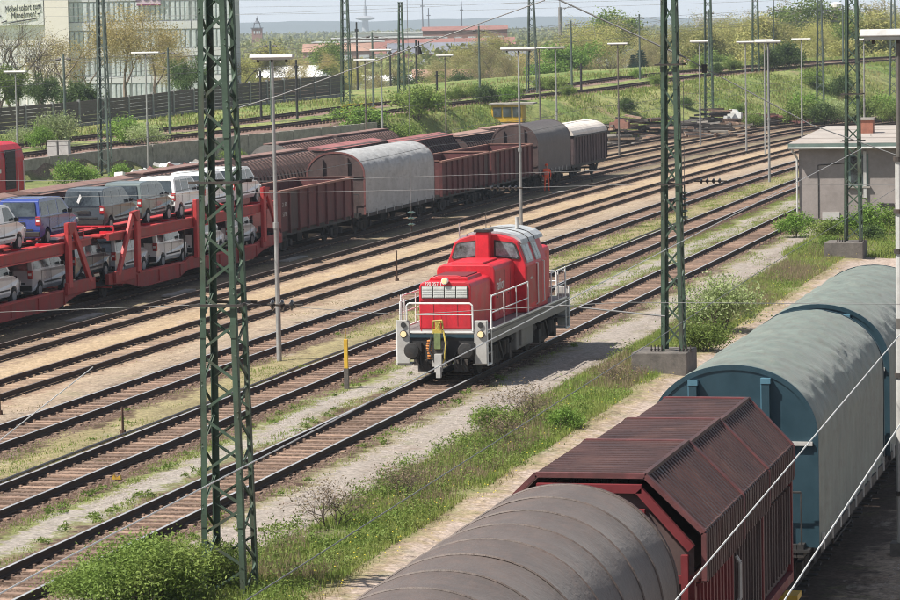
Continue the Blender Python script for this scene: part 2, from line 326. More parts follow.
# green slope and far ground masks are where plants grow, not light
green=np.clip(sstep((gf-.04)/.2)+sstep((-gx-66+bq)/5)*.6*(gy>150)+sstep((gy-300)/30)*(gx-bq<-57)*.7,0,1)
bal=(np.abs(gd-0)<2.6)*1.+(np.abs(gd-8.5)<2.3)*1.
bal=np.clip(bal+(np.abs(gd+3)<1.6)*(gy<285)*.9,0,1)
def ground_material():
    q=NT('yard_ground'); g=q
    sx=q.n('ShaderNodeSeparateXYZ'); q.t.links.new(q.pos,sx.inputs[0]); X,Y=sx.outputs[0],sx.outputs[1]
    a=q.math('MAXIMUM',q.math('SUBTRACT',Y,190.),0.); a=q.math('MULTIPLY',q.math('MULTIPLY',a,a),3e-4)
    b=q.math('MAXIMUM',q.math('SUBTRACT',Y,306.),0.); b=q.math('MULTIPLY',q.math('MULTIPLY',b,b),4e-3)
    U=q.math('SUBTRACT',X,q.math('ADD',a,b))
    n1=q.noise(.30,5,.65); n2=q.noise(2.3,4,.7); n3=q.noise(9,3,.7)
    U=q.math('ADD',U,q.math('ADD',q.mr(n1,.25,.75,-.65,.65),q.mr(n2,.25,.75,-.5,.5)))
    t=q.mr(U,-64.,0.,0.,1.)
    st=[(-64,(.13,.12,.055)),(-58.5,(.16,.14,.07)),(-57,(.26,.20,.135)),(-55.3,(.13,.088,.062)),(-52.4,(.13,.088,.062)),(-51.9,(.30,.225,.145)),(-50.9,(.14,.095,.065)),(-47.8,(.14,.095,.065)),
        (-47.2,(.31,.235,.15)),(-46.2,(.09,.065,.05)),(-43.5,(.09,.065,.05)),(-42.7,(.20,.165,.105)),(-42.0,(.20,.155,.10)),(-41.5,(.215,.15,.11)),(-39.4,(.215,.15,.11)),(-39.0,(.37,.28,.185)),
        (-37.7,(.36,.27,.175)),(-37.3,(.25,.175,.125)),(-35.2,(.25,.175,.125)),(-34.8,(.34,.265,.19)),(-33.4,(.27,.215,.165)),(-33.0,(.082,.050,.036)),(-30.7,(.082,.050,.036)),(-30.2,(.27,.23,.125)),(-29.0,(.21,.18,.10)),(-28.7,(.078,.047,.033)),(-26.2,(.078,.047,.033))]
    st2=[(-26.2,(.078,.047,.033)),(-25.9,(.17,.19,.07)),(-25.65,(.22,.21,.11)),(-25.5,(.285,.255,.225)),(-24.85,(.285,.255,.225)),(-24.65,(.18,.19,.085)),(-24.35,(.15,.115,.075)),(-24.1,(.072,.044,.032)),(-22.0,(.072,.044,.032)),(-21.7,(.18,.16,.09)),(-21.45,(.26,.22,.16)),
        (-21.2,(.28,.245,.215)),(-19.9,(.27,.235,.205)),(-19.4,(.15,.13,.075)),(-18.4,(.13,.145,.055)),(-17.1,(.20,.19,.09)),(-16.5,(.29,.225,.155)),(-16.1,(.36,.29,.245)),(-11.9,(.35,.285,.24)),(-11.2,(.10,.075,.06)),(-7.2,(.09,.065,.05)),(-6.5,(.32,.25,.19)),(-3.4,(.36,.29,.23)),(-2.8,(.11,.085,.065)),(0,(.12,.09,.07))]
    def ramp(st,lo,hi,tt):
        r=q.n('ShaderNodeValToRGB'); cr=r.color_ramp; q.set(r.inputs[0],tt)
        while len(cr.elements)<len(st): cr.elements.new(.5)
        for e,(u,c) in zip(cr.elements,st): e.position=(u-lo)/(hi-lo); 
        for e,(u,c) in zip(cr.elements,st): e.color=(*c,1)
        return r.outputs[0]
    cA=ramp(st,-64,-26.2,q.mr(U,-64.,-26.2,0.,1.)); cB=ramp(st2,-26.2,0,q.mr(U,-26.2,0.,0.,1.))
    c=q.mix(q.math('GREATER_THAN',U,-26.2),cA,cB)
    # patchy dry moss and thin weeds between the tracks
    n4=q.noise(.9,6,.7); n5=q.noise(.22,4,.6)
    moss=q.math('MULTIPLY',q.mr(n4,.54,.62,0,1),q.mr(n5,.40,.58,.0,.75))
    inb=q.math('MULTIPLY',moss,q.mr(U,-41.,-30.,.12,1.))
    c=q.mix(q.math('MULTIPLY',inb,.45),c,(.15,.165,.06,1))
    c=q.mix(q.mr(q.noise(.55,5,.7),.56,.7,0,.45),c,(.24,.16,.115,1))
    # wheel ruts and spill stains drawn out along the tracks, oily patches, bleached patches
    c=q.mix(q.mr(q.noise(1.5,5,.7,stretch=(1,.07,1)),.50,.66,0,.42),c,q.mix(1.,c,(.52,.46,.42,1),'MULTIPLY'))
    c=q.mix(q.mr(q.noise(.8,6,.75,stretch=(1,.35,1)),.57,.66,0,.40),c,(.40,.34,.29,1))
    c=q.mix(q.mr(q.noise(1.1,6,.75),.60,.67,0,.6),c,(.055,.042,.034,1))
    # raised railway: green slope, ballast strips
    at=q.n('ShaderNodeAttribute',attribute_name='green'); ab=q.n('ShaderNodeAttribute',attribute_name='ballast')
    gcol=q.mix(q.mr(q.noise(.12,5,.65),.38,.62,0,1),(.14,.20,.05,1),(.26,.26,.10,1)); gcol=q.mix(q.mr(q.noise(.8,5,.7),.46,.66,0,.8),gcol,(.055,.082,.028,1)); gcol=q.mix(q.mr(q.noise(.35,5,.7),.58,.7,0,.7),gcol,(.26,.19,.12,1))
    c=q.mix(at.outputs['Fac'],c,gcol)
    bcol=q.mix(q.mr(n2,.35,.65,0,1),(.155,.095,.08,1),(.24,.165,.135,1)); c=q.mix(ab.outputs['Fac'],c,bcol)
    # far plain
    c=q.mix(q.mr(Y,520.,640.,0.,1.),c,q.mix(n5,(.10,.12,.05,1),(.17,.16,.09,1)))
    v=q.n('ShaderNodeTexVoronoi'); v.inputs['Scale'].default_value=16.; q.t.links.new(q.pos,v.inputs['Vector'])
    vr=q.n('ShaderNodeSeparateColor'); q.t.links.new(v.outputs['Color'],vr.inputs[0])
    v2=q.n('ShaderNodeTexVoronoi'); v2.inputs['Scale'].default_value=6.; q.t.links.new(q.pos,v2.inputs['Vector'])
    v2r=q.n('ShaderNodeSeparateColor'); q.t.links.new(v2.outputs['Color'],v2r.inputs[0])
    c=q.mix(1.,c,q.mr(vr.outputs[0],0,1,.78,1.22),'MULTIPLY'); c=q.mix(1.,c,q.mr(v2r.outputs[1],0,1,.88,1.12),'MULTIPLY')
    c=q.mix(1.,c,q.mr(n3,.3,.7,.85,1.15),'MULTIPLY')
    q.set(q.b.inputs['Base Color'],c); q.b.inputs['Roughness'].default_value=.95; q.b.inputs['Specular IOR Level'].default_value=.2
    hsum=q.math('ADD',q.mr(v.outputs['Distance'],0,.06,1,0),q.math('MULTIPLY',n3,.9)); q.bump(hsum,.45,.03)
    return q.m
gme=npmesh('ground',np.stack([gx,gy,gz],-1),q,ground_material(),4)
for nm,arr in (('green',green),('ballast',bal)):
    A=gme.attributes.new(nm,'FLOAT','POINT'); A.data.foreach_set('value',arr.astype(np.float32))
gme.polygons.foreach_set('use_smooth',[True]*len(gme.polygons))
tag(inst('ground',gme),kind='structure')

# ---------------------------------------------------------------- tracks
def rail_mesh(pts,off,top,zfun=None):
    """pts: list of (x,y,z,heading); real rail section: foot, web, head"""
    sec=[(-.075,0),(.075,0),(.07,.015),(.012,.03),(.012,.115),(.036,.125),(.036,.155),(-.036,.155),(-.036,.125),(-.012,.115),(-.012,.03),(-.07,.015)]
    mb=MB(); n=len(sec); vs=[]
    for x,y,z,h in pts:
        nxn,nyn=math.cos(h),-math.sin(h)
        for a,b in sec: vs.append((x+nxn*(off+a),y+nyn*(off+a),z+.045+b))
    for i in range(len(pts)-1):
        for j in range(n):
            f=(i*n+j,i*n+(j+1)%n,(i+1)*n+(j+1)%n,(i+1)*n+j)
            mb.f.append(f); mb.mi.append(1 if j==6 else 0)
    mb.v=vs; return mb.mesh('rail',[M['railside'],top])
slv={}
def sleeper_mesh(k):
    if k not in slv:
        r=random.Random(k); mb=MB(); w=.13; l=.97+r.uniform(-.05,.05)
        mb.add([(-l,-w,-.12),(l,-w,-.12),(l,w,-.12),(-l,w,-.12),(-l,-w+.01,.035),(l,-w+.015,.042),(l,w-.015,.036),(-l,w-.01,.042)],[(4,5,6,7),(0,1,5,4),(1,2,6,5),(2,3,7,6),(3,0,4,7)])
        for sx_ in (-.7175,.7175):
            d=-.11*math.copysign(1,sx_); mb.box(sx_+d-.03,sx_+d+.03,-.05,.05,.04,.07)
        slv[k]=mb
    return slv[k]
SLM={}
def track(u,s0,s1,label,m_,top,indiv=True,path=None,step=.62):
    if path is None:
        ss=[s0]+[s for s in np.arange(math.ceil(s0/8)*8,s1,8)] if s1<190 else [s0]+list(np.arange(s0+4,s1,4))
        ss=list(ss)+[s1]; pts=[(u+bend(s),s,0,bang(s)) for s in ss]
    else: pts=path
    t=thing('railway_track',label,'track',(0,0,0))
    for off in (-.7535,.7535): inst('rail',rail_mesh(pts,off,top),t)
    for k in range(3):
        if (m_.name,k) not in SLM: SLM[(m_.name,k)]=sleeper_mesh(k).mesh('sleeper',m_)
    cum=[0]
    for a,b in zip(pts[:-1],pts[1:]): cum.append(cum[-1]+math.hypot(b[0]-a[0],b[1]-a[1]))
    far=MB(); cnt=0; i=0; d=.3
    while d<cum[-1]:
        while cum[i+1]<d: i+=1
        f=(d-cum[i])/(cum[i+1]-cum[i]); a,b=pts[i],pts[i+1]; x=a[0]+(b[0]-a[0])*f; y=a[1]+(b[1]-a[1])*f; z=a[2]+(b[2]-a[2])*f; h=a[3]+(b[3]-a[3])*f
        jit=random.uniform(-.025,.025)
        if cnt<300 and indiv:
            inst('sleeper',SLM[(m_.name,cnt%3)],t,(x,y+jit,z+random.uniform(-.018,.004)-(.022 if m_ is M['sleeper2'] else 0)),(0,0,-h+random.uniform(-.012,.012)))
        else:
            c_,s_=math.cos(-h),math.sin(-h); far.add([(x+c_*p-s_*q_,y+s_*p+c_*q_,z+w) for p,q_,w in ((-1,-.13,.036),(1,-.13,.036),(1,.13,.036),(-1,.13,.036),(-1,-.13,-.1),(1,-.13,-.1),(1,.13,-.1),(-1,.13,-.1))],[(0,1,2,3),(4,5,1,0),(5,6,2,1),(7,4,0,3)])
        cnt+=1; d+=step
    if far.f: tag(far.build('far_sleepers',m_,t),kind='stuff')
    return t
track(TR[1],52,215,'track under the red diesel locomotive, nearest full line in the yard',M['sleeper'],M['railtop'])
track(TR[2],58,236,'shiny railed track just left of the locomotive track, yellow post beside it',M['sleeper'],M['railtop'])
track(TR[3],66,262,'brown ballasted track second to the left of the locomotive track',M['sleeper'],M['railtop'])
track(TR[4],78,300,'sandy track with pale sleepers between two tan strips',M['sleeper2'],M['railtop2'])
track(TR[5],88,330,'sandy track right beside the shadow of the car carrier train',M['sleeper2'],M['railtop2'])
track(TR[6],88,340,'track carrying the car carrier and open wagons',M['sleeper'],M['railtop2'],False)
track(TR[7],90,345,'track carrying the brown telescopic hood wagons behind the car carrier',M['sleeper2'],M['railtop2'],False)
track(TR[8],96,350,'farthest yard track, with rusty open wagons, at the foot of the slope',M['sleeper2'],M['railtop2'],False)
track(TR[0],22,110,'track under the tarpaulin wagons on the right',M['soot'],M['railtop2'])
def epath(off,i0=1,i1=None,dz=0.):
    out=[]
    for i in range(i0*6,len(ES)-1 if i1 is None else i1):
        a,b=ES[i],ES[i+1]; d=b[:2]-a[:2]; d/=np.hypot(*d); x=a[0]-d[1]*off; y=a[1]+d[0]*off
        out.append((x,y,float(height(x,y)[0])+dz,math.atan2(d[0],d[1])))
    return out
track(0,0,0,'near track of the raised railway above the retaining wall and green slope',M['sleeper'],M['railtop2'],False,epath(0,dz=.08))
track(0,0,0,'far track of the raised railway, nearer the noise barrier',M['sleeper'],M['railtop2'],False,epath(8.5,dz=.08))
t=thing('buried_cable','thin dark cable lying along the grass left of the second track','cable',(0,0,0))
mb=MB(); mb.tube([(-29.0+.05*math.sin(s*.3),s,.04) for s in range(60,180,5)],.03,5); mb.build('cable',M['wiredark'],t)

# ---------------------------------------------------------------- retaining wall, noise barrier
wall=thing('retaining_wall','grey concrete retaining wall below the raised railway','wall',(0,0,0))
pd=0
WP=[(-96.5,196),(-91,207),(-86.6,219),(-85.0,230),(-83.4,241),(-81.4,251),(-79.0,261),(-76.6,270),(-74.2,280)]
for (x0,y0),(x1,y1) in zip(WP[:-1],WP[1:]):
    L=math.hypot(x1-x0,y1-y0); n=max(1,round(L/2.6))
    for k in range(n):
        a,b=(k+.012)/n,(k+.988)/n; ax,ay,bx,by=x0+(x1-x0)*a,y0+(y1-y0)*a,x0+(x1-x0)*b,y0+(y1-y0)*b
        zt=1.5+max(0,(ay-215))*.0125+.02*random.random()
        m_=MB(); j=random.uniform(-.03,.03); nxx,nyy=(by-ay)/L*n*.15,-(bx-ax)/L*n*.15
        m_.add([(ax-nxx+j,ay-nyy,-.3),(bx-nxx+j,by-nyy,-.3),(bx+nxx+j,by+nyy,-.3),(ax+nxx+j,ay+nyy,-.3),(ax-nxx+j,ay-nyy,zt),(bx-nxx+j,by-nyy,zt),(bx+nxx+j,by+nyy,zt),(ax+nxx+j,ay+nyy,zt)],[(0,3,2,1),(4,5,6,7),(0,1,5,4),(1,2,6,5),(2,3,7,6),(3,0,4,7)])
        m_.build('wall_panel',M['concrete'],wall)
nb=thing('noise_barrier','long brown slatted noise barrier with pale posts behind the raised railway','fence',(0,0,0))
BP=[(-118,236),(-112.5,254),(-106.9,272),(-103.6,284),(-100.5,296),(-97.5,312),(-95.1,328),(-93.9,341)]
bars=[]
for (x0,y0),(x1,y1) in zip(BP[:-1],BP[1:]):
    L=math.hypot(x1-x0,y1-y0); n=max(1,round(L/4.))
    for k in range(n): bars.append((x0+(x1-x0)*k/n,y0+(y1-y0)*k/n,x0+(x1-x0)*(k+1)/n,y0+(y1-y0)*(k+1)/n))
for ax,ay,bx,by in bars:
    zb=float(height(ax,ay)[0]); zb2=float(height(bx,by)[0]); p=MB(); p.box(-.12,.12,-.12,.12,-.4,2.45); p.build('post',M['post'],nb,loc=(ax,ay,zb))
    m_=MB(); m_.beam((ax,ay,zb+.0),(bx,by,zb2+.0),.3,.5); m_.build('plinth',M['concrete'],nb)
    for j in range(6):
        z0=.28+j*.34; m_=MB(); m_.beam((ax,ay,zb+z0+.16),(bx,by,zb2+z0+.16),.10+.03*(j%2),.315); m_.build('plank',M['barrier'],nb)

# ---------------------------------------------------------------- lattice masts
def mast(loc,label,H,w0,w1,d0,d1,period,m_,indiv=True,leg=.13,brace=.07,block=None,group='lattice catenary masts across the yard',rz=0,collars=(),cap=True,clut=True):
    t=thing('lattice_mast',label,'mast',loc,rz,group)
    base=0
    if block:
        bw,bd,bh,bo=block; b=MB(); b.box(-bw/2+bo,bw/2+bo,-bd/2,bd/2,-.4,bh); b.build('foundation_block',M['concdark'],t,bevel=.03); base=bh
        for sx_ in (-1,1):
            for j in range(4):
                bb=MB(); xx=sx_*(w0/2+.10)+(j-1.5)*.11; bb.cyl((xx,-d0/2-.18,bh-.02),(xx,-d0/2-.18,bh+.20),.022,.018,6); bb.cyl((xx,-d0/2-.18,bh+.05),(xx,-d0/2-.18,bh+.09),.045,.045,6); bb.build('anchor_bolt',M['soot'],t)
    fw=lambda z:w0+(w1-w0)*(z-base)/(H-base); fd=lambda z:d0+(d1-d0)*(z-base)/(H-base)
    P=lambda sx_,sy,z:Vector((sx_*fw(z)/2,sy*fd(z)/2,z))
    for sx_ in (-1,1):
        for sy in (-1,1):
            a,b=P(sx_,sy,base),P(sx_,sy,H); mb=MB(); th=.012
            # angle section: one flange in the front plane, the other in the side plane
            for (ox0,ox1,oy0,oy1) in ((0,leg,0,th),(0,th,0,leg)):
                q0=[(sx_*-x,sy*-y) for x,y in ((ox0,oy0),(ox1,oy0),(ox1,oy1),(ox0,oy1))]
                mb.add([(a.x+x,a.y+y,a.z) for x,y in q0]+[(b.x+x,b.y+y,b.z) for x,y in q0],[(0,1,5,4),(1,2,6,5),(2,3,7,6),(3,0,4,7),(4,5,6,7)])
            mb.build('leg',m_,t)
    acc=MB(); n=int((H-base)/period); per=(H-base)/n
    for i in range(n):
        z0=base+i*per; zm=z0+per/2; z1=z0+per
        for f,(A,B) in enumerate((((-1,-1),(1,-1)),((1,1),(-1,1)),((1,-1),(1,1)),((-1,1),(-1,-1)))):
            ins=.03
            for (pa,za),(pb,zb) in (((A,z0+.04),(B,zm-.02)),((B,zm+.02),(A,z1-.04))):
                p,q_=P(*pa,za),P(*pb,zb); nrm=Vector((0,-1 if f==0 else 1,0)) if f<2 else Vector((1 if f==2 else -1,0,0))
                off=-nrm*ins
                if indiv: mb=MB(); mb.beam(p+off,q_+off,.012,brace,nrm.cross(q_-p)); mb.beam(p+off-nrm*.02,q_+off-nrm*.02,.04,.010,nrm.cross(q_-p)); mb.build('brace',m_,t)
                else: acc.beam(p+off,q_+off,.02,brace,nrm.cross(q_-p))
    if not indiv: acc.build('bracing',m_,t)
    for z in collars:
        mb=MB(); w,d=fw(z)/2+.06,fd(z)/2+.06
        for a,b in (((-w-.12,-d),(w+.12,-d)),((-w-.12,d),(w+.12,d)),((-w,-d),(-w,d)),((w,-d),(w,d))): mb.beam((*a,z),(*b,z),.05,.05)
        mb.build('wire_collar',M['soot'],t)
    if indiv:
        for z in (base+1.5,base+1.5+(H-base)*.22,base+1.5+(H-base)*.45):
            for sx_ in (-1,1): mb=MB(); p=P(sx_,-1,z); x0,x1=sorted((p.x,p.x-sx_*.125)); mb.box(x0,x1,p.y-.014,p.y-.002,z-.13,z+.13); mb.build('splice_plate',m_,t)
    if cap:
        mb=MB(); mb.box(-w1/2-.05,w1/2+.05,-d1/2-.05,d1/2+.05,H,H+.05); mb.build('cap_plate',m_,t)
    return t
mm=mast((-18.72,59,0),'nearest dark green lattice mast rising through the left foreground out of frame',16.5,.88,.39,.85,.52,1.10,M['mastgreen'],collars=(5.62,7.95),leg=.115,brace=.055)
b=MB(); b.tube([(.30,-.30,.2),(.28,-.28,2.4),(.27,-.27,4.6)],.018,6); b.build('cable_conduit',M['greyframe'],mm)
b=MB(); b.box(-.85,.85,-.8,.8,-.3,.10); b.build('foundation_block',M['concdark'],mm,bevel=.03)
mast((-16.72,98.25,0),'green lattice mast on a stained concrete block beside the bush right of the locomotive',15.5,.68,.37,.70,.42,1.5,M['mastgreen'],block=(1.72,1.9,.74,-.30),collars=(5.85,9.5),leg=.125,brace=.06)
mast((-16.6,146.0,0),'green lattice mast on a concrete block in front of the rendered hut',15.5,.78,.46,.78,.46,1.35,M['mastgreen'],block=(1.75,1.9,.78,-.35),collars=(7.4,5.3),leg=.115,brace=.055)
for x,y,H,w0,w1,lab,m_,per in [(-82.3,231,17,.95,.45,'grey green lattice mast standing before the concrete retaining wall on the left','mastgrey',1.5),
  (-86.2,314,17.5,1.05,.55,'dark lattice mast left of the distant television tower','mastgreen',1.5),
  (-72.3,338,13.3,1.25,.38,'tapering lattice mast with open head beside the yellow track machine','mastgrey',1.6),
  (-51.5,325.7,17,.95,.62,'slender lattice mast behind the stack of old sleepers','mastgreen',1.7),
  (-53.9,376,17,.90,.60,'slender lattice mast right of the pale apartment block on the skyline','mastgreen',1.7),
  (-42.5,344,14.5,.95,.45,'lattice mast above the green bushes left of the hut','mastgrey',1.6),
  (-37.5,371,14.2,1.1,.4,'lattice mast with a cross head seen between the hut mast and the grey lamp post','mastgrey',1.6),
  (-87.4,341,9.9,.85,.4,'short lattice mast behind the raised track left of the dark mast','mastgreen',1.4),
  (-104,262,11.0,.85,.5,'lattice signal mast with black box in front of the noise barrier','mastgrey',1.2)]:
    zb=float(height(x,y)[0]); mast((x,y,zb),lab,H-zb if H>15 else H,w0,w1,w0*.9,w1*.9,per,M[m_],False,leg=.13,brace=.06)
# cross head on the short masts
# signal box on the mast by the barrier
t=thing('railway_signal','black signal screen box fixed to the lattice mast by the noise barrier','signal',(-104,261.4,0))
mb=MB(); mb.box(-.55,.55,-.25,.05,5.3,8.6); mb.box(-.8,.8,-.3,.1,5.1,5.3); mb.box(-.62,.62,-.6,-.2,7.9,8.0); mb.build('signal_screen',M['black'],t)
for k in range(3): mb=MB(); mb.cyl((0,-.26,6+k*.8),(0,-.40,6+k*.8),.15,.17,10); mb.build('signal_lamp',M['soot'],t)

# ---------------------------------------------------------------- lamp posts
def lamp(x,y,H,label,L=1.55,dark=False,rz=0,z0=None,bracket=False,big=1.):
    zb=float(height(x,y)[0]) if z0 is None else z0
    t=thing('lamp_post',label,'lamp post',(x,y,zb),rz,'tray headed lamp posts in the yard')
    pm=M['zincdark' if dark else 'zinc']; H-=zb
    mb=MB(); mb.cyl((0,0,-.2),(0,0,H*.45),.085,.075,10); mb.cyl((0,0,H*.45),(0,0,H),.062,.045,10); mb.cyl((0,0,H*.44),(0,0,H*.46),.10,.10,10); mb.build('pole',pm,t,smooth=False)
    mb=MB(); w=.18*big; h=.125*big
    mb.prism([(-w,.02),(-w*.75,h),(w*.75,h),(w,.02),(w*.8,0),(-w*.8,0)],'x',-L/2,L/2); mb.build('lamp_housing',M['lampwhite'],t,loc=(0,0,H+.02),bevel=.015)
    mb=MB(); mb.prism([(-w*.7,-.05*big),(w*.7,-.05*big),(w*.82,-.002),(-w*.82,-.002)],'x',-L/2+.08,L/2-.08); mb.build('lamp_cover',M['lampglass'],t,loc=(0,0,H+.02))
    for s_ in (-1,0,1):
        mb=MB(); mb.box(-.03,.03,-.06,.06,-.12,.02); mb.build('clamp',M['soot'],t,loc=(s_*L*.33,0,H+.0))
    mb=MB(); mb.beam((-L*.36,0,H-.03),(L*.36,0,H-.03),.05,.05); mb.build('support_arm',pm,t)
    return t
LP=[(-30.28,101.3,9.85,'lamp post left of the locomotive with three black insulators beside its shaft',1.45,0),
 (-36.2,165.8,9.45,'lamp post rising between the locomotive cab and the open wagons',1.85,0),
 (-69.4,264,8.75,'lamp post behind the silver tarpaulin wagon',1.9,0),
 (-76.5,224,9.15,'lamp post left of centre in front of the ochre tree and office block',2.1,0),
 (-84.6,219,8.0,'lamp post at the far left above the red tank wagon',1.7,0),
 (-78.6,246,8.1,'dark lamp post half hidden behind the nearest green mast',2.0,1),
 (-29.96,214.7,9.25,'lamp post on the track gravel left of the hut',1.75,0),
 (-44.9,279,8.9,'lamp post just right of the sleeper stack with a small junction box at its foot',1.6,0),
 (-47.4,254,9.0,'lamp post standing right of the white roofed van wagon',1.6,1),
 (-38.4,262,8.9,'lamp post with a thin shaft behind the track curve, pair partner on the left',1.45,0),
 (-36.3,258,9.05,'lamp post with a pale shaft, pair partner on the right',1.5,0),
 (-34.9,270,9.0,'lamp post close to the far lattice mast above the bushes',1.6,0),
 (-29.5,268,8.9,'lamp post whose tray ends at the hut mast',1.5,0),
 (-69.0,285,8.0,'dark shafted lamp post just behind the rear row of brown hoppers',1.6,1),
 (-63.5,300,8.4,'thin dark lamp post beside the yellow track machine',1.5,1),
 (-52.0,252,8.8,'lamp post showing only its tray left of the green mast on the block',1.5,0),
 (-23.2,262,8.9,'lamp post partly hidden behind the big lamp at the right edge',1.5,0),
 (-71.9,268,7.9,'second lamp tray close behind the silver tarpaulin wagon lamp',1.9,1)]
for x,y,H,l,L,dk in LP: lamp(x,y,H,l,L,bool(dk))
# the big near one at the right edge
t=lamp(-6.5,65.3,10.42,'large rust stained lamp post cut by the right edge of the picture',1.5,True,big=1.2)
b=MB(); b.cyl((0,0,-.1),(0,0,8.0),.10,.085,10); b.build('lower_sleeve',M['ltgrey'],t)
for z in (1.2,3.6,6.1,6.9,7.95): b=MB(); b.cyl((0,0,z),(0,0,z+.09),.125,.125,10); b.build('clamp_band',M['soot'],t)
b=MB(); b.box(-.22,.22,-.22,.22,-.2,.25); b.build('foot',M['concdark'],t)

# ---------------------------------------------------------------- hut on the right
t=thing('rendered_hut','flat roofed pinkish grey rendered hut behind the right hand mast','hut',(-21.95,168.4,0))
b=MB(); b.box(0,13,0,15,-.3,4.15); b.build('wall',M['hutwall'],t)
rf=MB(); rf.add([(-.45,-.5,4.18),(13.4,-.5,4.18),(13.4,15.5,4.5),(-.45,15.5,4.5),(-.45,-.5,4.36),(13.4,-.5,4.36),(13.4,15.5,4.72),(-.45,15.5,4.72)],[(0,3,2,1),(4,5,6,7),(0,1,5,4),(1,2,6,5),(2,3,7,6),(3,0,4,7)]); rf=rf.build('roof',M['hutroof'],t)
b=MB(); b.box(-.49,13.44,-.56,-.502,4.12,4.34); b.build('fascia_board',M['hutgreen'],t)
b=MB(); b.box(2.55,3.6,-.05,.02,2.1,3.75); w=b.build('window',M['hutgreen'],t)
b=MB(); b.box(2.68,3.08,-.075,-.051,2.22,3.63); b.box(3.12,3.47,-.075,-.051,2.22,3.63); b.build('pane',M['glass'],w)
b=MB(); b.box(2.45,3.7,-.14,.0,2.0,2.09); b.build('sill',M['concrete'],w)
b=MB(); b.tube([(-.3,-.45,4.15),(-.28,-.35,3.9),(-.09,-.09,3.6),(-.09,-.09,0)],.055,8); b.build('downpipe',M['lampwhite'],t)
b=MB(); b.box(2.2,3.0,7.8,8.6,4.45,5.25); c_=b.build('chimney',M['brick'],t)
b=MB(); b.box(2.14,3.06,7.74,8.66,5.25,5.38); b.build('chimney_cap',M['concrete'],c_)
b=MB(); b.box(3.35,3.5,-.12,.0,1.5,3.9); b.build('conduit',M['ltgrey'],t)
b=MB(); b.box(1.2,2.1,-.12,-.0,.35,.75); b.build('vent_grille',M['ltgrey'],t)
b=MB(); b.box(4.2,4.9,-.1,.0,1.0,1.2); b.build('wall_bracket',M['black'],t)
b=MB(); b.cyl((-.45,-.58,4.10),(13.4,-.58,4.10),.06,.06,8); b.build('gutter',M['ltgrey'],t)
b=MB(); b.box(-.01,13.01,-.045,-.0,-.1,.45); b.build('plinth',M['concdark'],t)
b=MB(); b.tube([(1.0,-.03,.4),(1.0,-.03,3.2),(2.5,-.03,3.3)],.02,5); b.build('wall_cable',M['black'],t)
for xx in (3.2,6.9,10.2): b=MB(); b.box(xx,xx+.02,4.9,5.0,4.5,4.62); b.build('roof_seam',M['concdark'],rf)
for yy in (3.7,7.4,11.2): b=MB(); z_=4.36+.36*(yy+.5)/16; b.box(-.4,13.3,yy,yy+.06,z_-.02,z_+.012); b.build('roof_seam',M['concdark'],rf)

# ---------------------------------------------------------------- overhead wires
def wire(label,pts,r=.016,m_='wire',sag=0,cat='wire'):
    P=[]
    for a,b in zip(pts[:-1],pts[1:]):
        a,b=Vector(a),Vector(b); n=8 if sag else 1
        for i in range(n): P.append(a.lerp(b,i/n)-Vector((0,0,sag*4*(i/n)*(1-i/n))))
    P.append(Vector(pts[-1])); mb=MB(); mb.tube(P,r,5)
    o=mb.build('overhead_wire',M[m_]); tag(o,label,cat); return o
wire('bright contact wire crossing above the red brown hood wagon, upper of two at bottom right',[(-5.45,20,4.75),(-5.5,32.4,4.98),(-5.5,55.2,5.45),(-5.5,100,6.2)],.010)
wire('bright contact wire at the lower right corner, lower of the two',[(-4.4,20,4.85),(-4.4,32.3,4.99),(-4.4,44,5.31),(-4.4,80,6.1)],.010)
wire('thin pale wire running over the weeds left of the tarpaulin wagons',[(-7.75,17,6.0),(-7.8,24.8,6.21),(-8.1,44.8,6.24),(-8.5,60,6.2),(-8.9,110,6.35)],.006,'wiredark')
wire('pale wire passing in front of the locomotive side',[(-12.2,25,5.0),(-12.2,32.1,5.2),(-12.2,59.8,5.62),(-12.2,110,6.4)],.010)
wire('slanting pale wire at the left edge over the brown tracks',[(-19.5,49.0,4.20),(-19.5,53.8,4.96)],.010)
wire('cross span wire from the nearest mast towards the right at locomotive height',[(-30,59,5.42),(-23.3,59,5.45),(-18.4,59,5.63),(-15.2,59,5.42),(-11,59,5.66),(-3,59,5.62)],.006,'wiredark')
wire('dark bracket wire ending beside the green mast in front of the locomotive track',[(-12.2,59.02,5.60),(-10.2,59.02,5.40)],.016,'wiredark')
wire('cross span wire at wagon height through the mast on the block',[(-55,98.8,5.2),(-36,98.8,5.55),(-22,98.8,5.73),(-17,98.8,5.83),(-9.8,98.8,5.74),(-4,98.8,5.8)],.007,'wiredark')
wire('upper cross span wire sagging from top left to the hut mast',[(-40,98.8,6.1),(-29.3,98.8,6.0),(-17,98.8,6.3)],.006,'wiredark',.0)
wire('long dark wire climbing from the pale building roofs to the top centre',[(-31,98.8,8.25),(-29.3,98.8,8.72),(-20.7,98.8,11.54)],.018,'wiredark')
wire('heavy dark wire descending from the top centre to the mast on the block',[(-20.8,98.8,11.8),(-16.3,98.8,9.68)],.026,'wiredark')
wire('thin dark wire continuing down from the mast on the block to the right',[(-16.3,98.8,9.66),(-12.5,98.8,7.6),(-9.8,98.8,6.6)],.018,'wiredark')
k=0
for z0,z1,s0,yy,lab in [(12.6,13.0,-130,338,'faint high wire across the pale sky, lowest of the bundle'),(13.6,13.3,-130,338,'faint high wire across the pale sky, middle of the bundle'),(12.2,14.6,-118,330,'faint rising wire on the right half of the sky'),(14.4,13.9,-130,345,'faint high wire across the pale sky, topmost of the bundle')]:
    wire(lab,[(s0,yy,z0),(-30,yy,z1)],.014,'wiredark',.5)
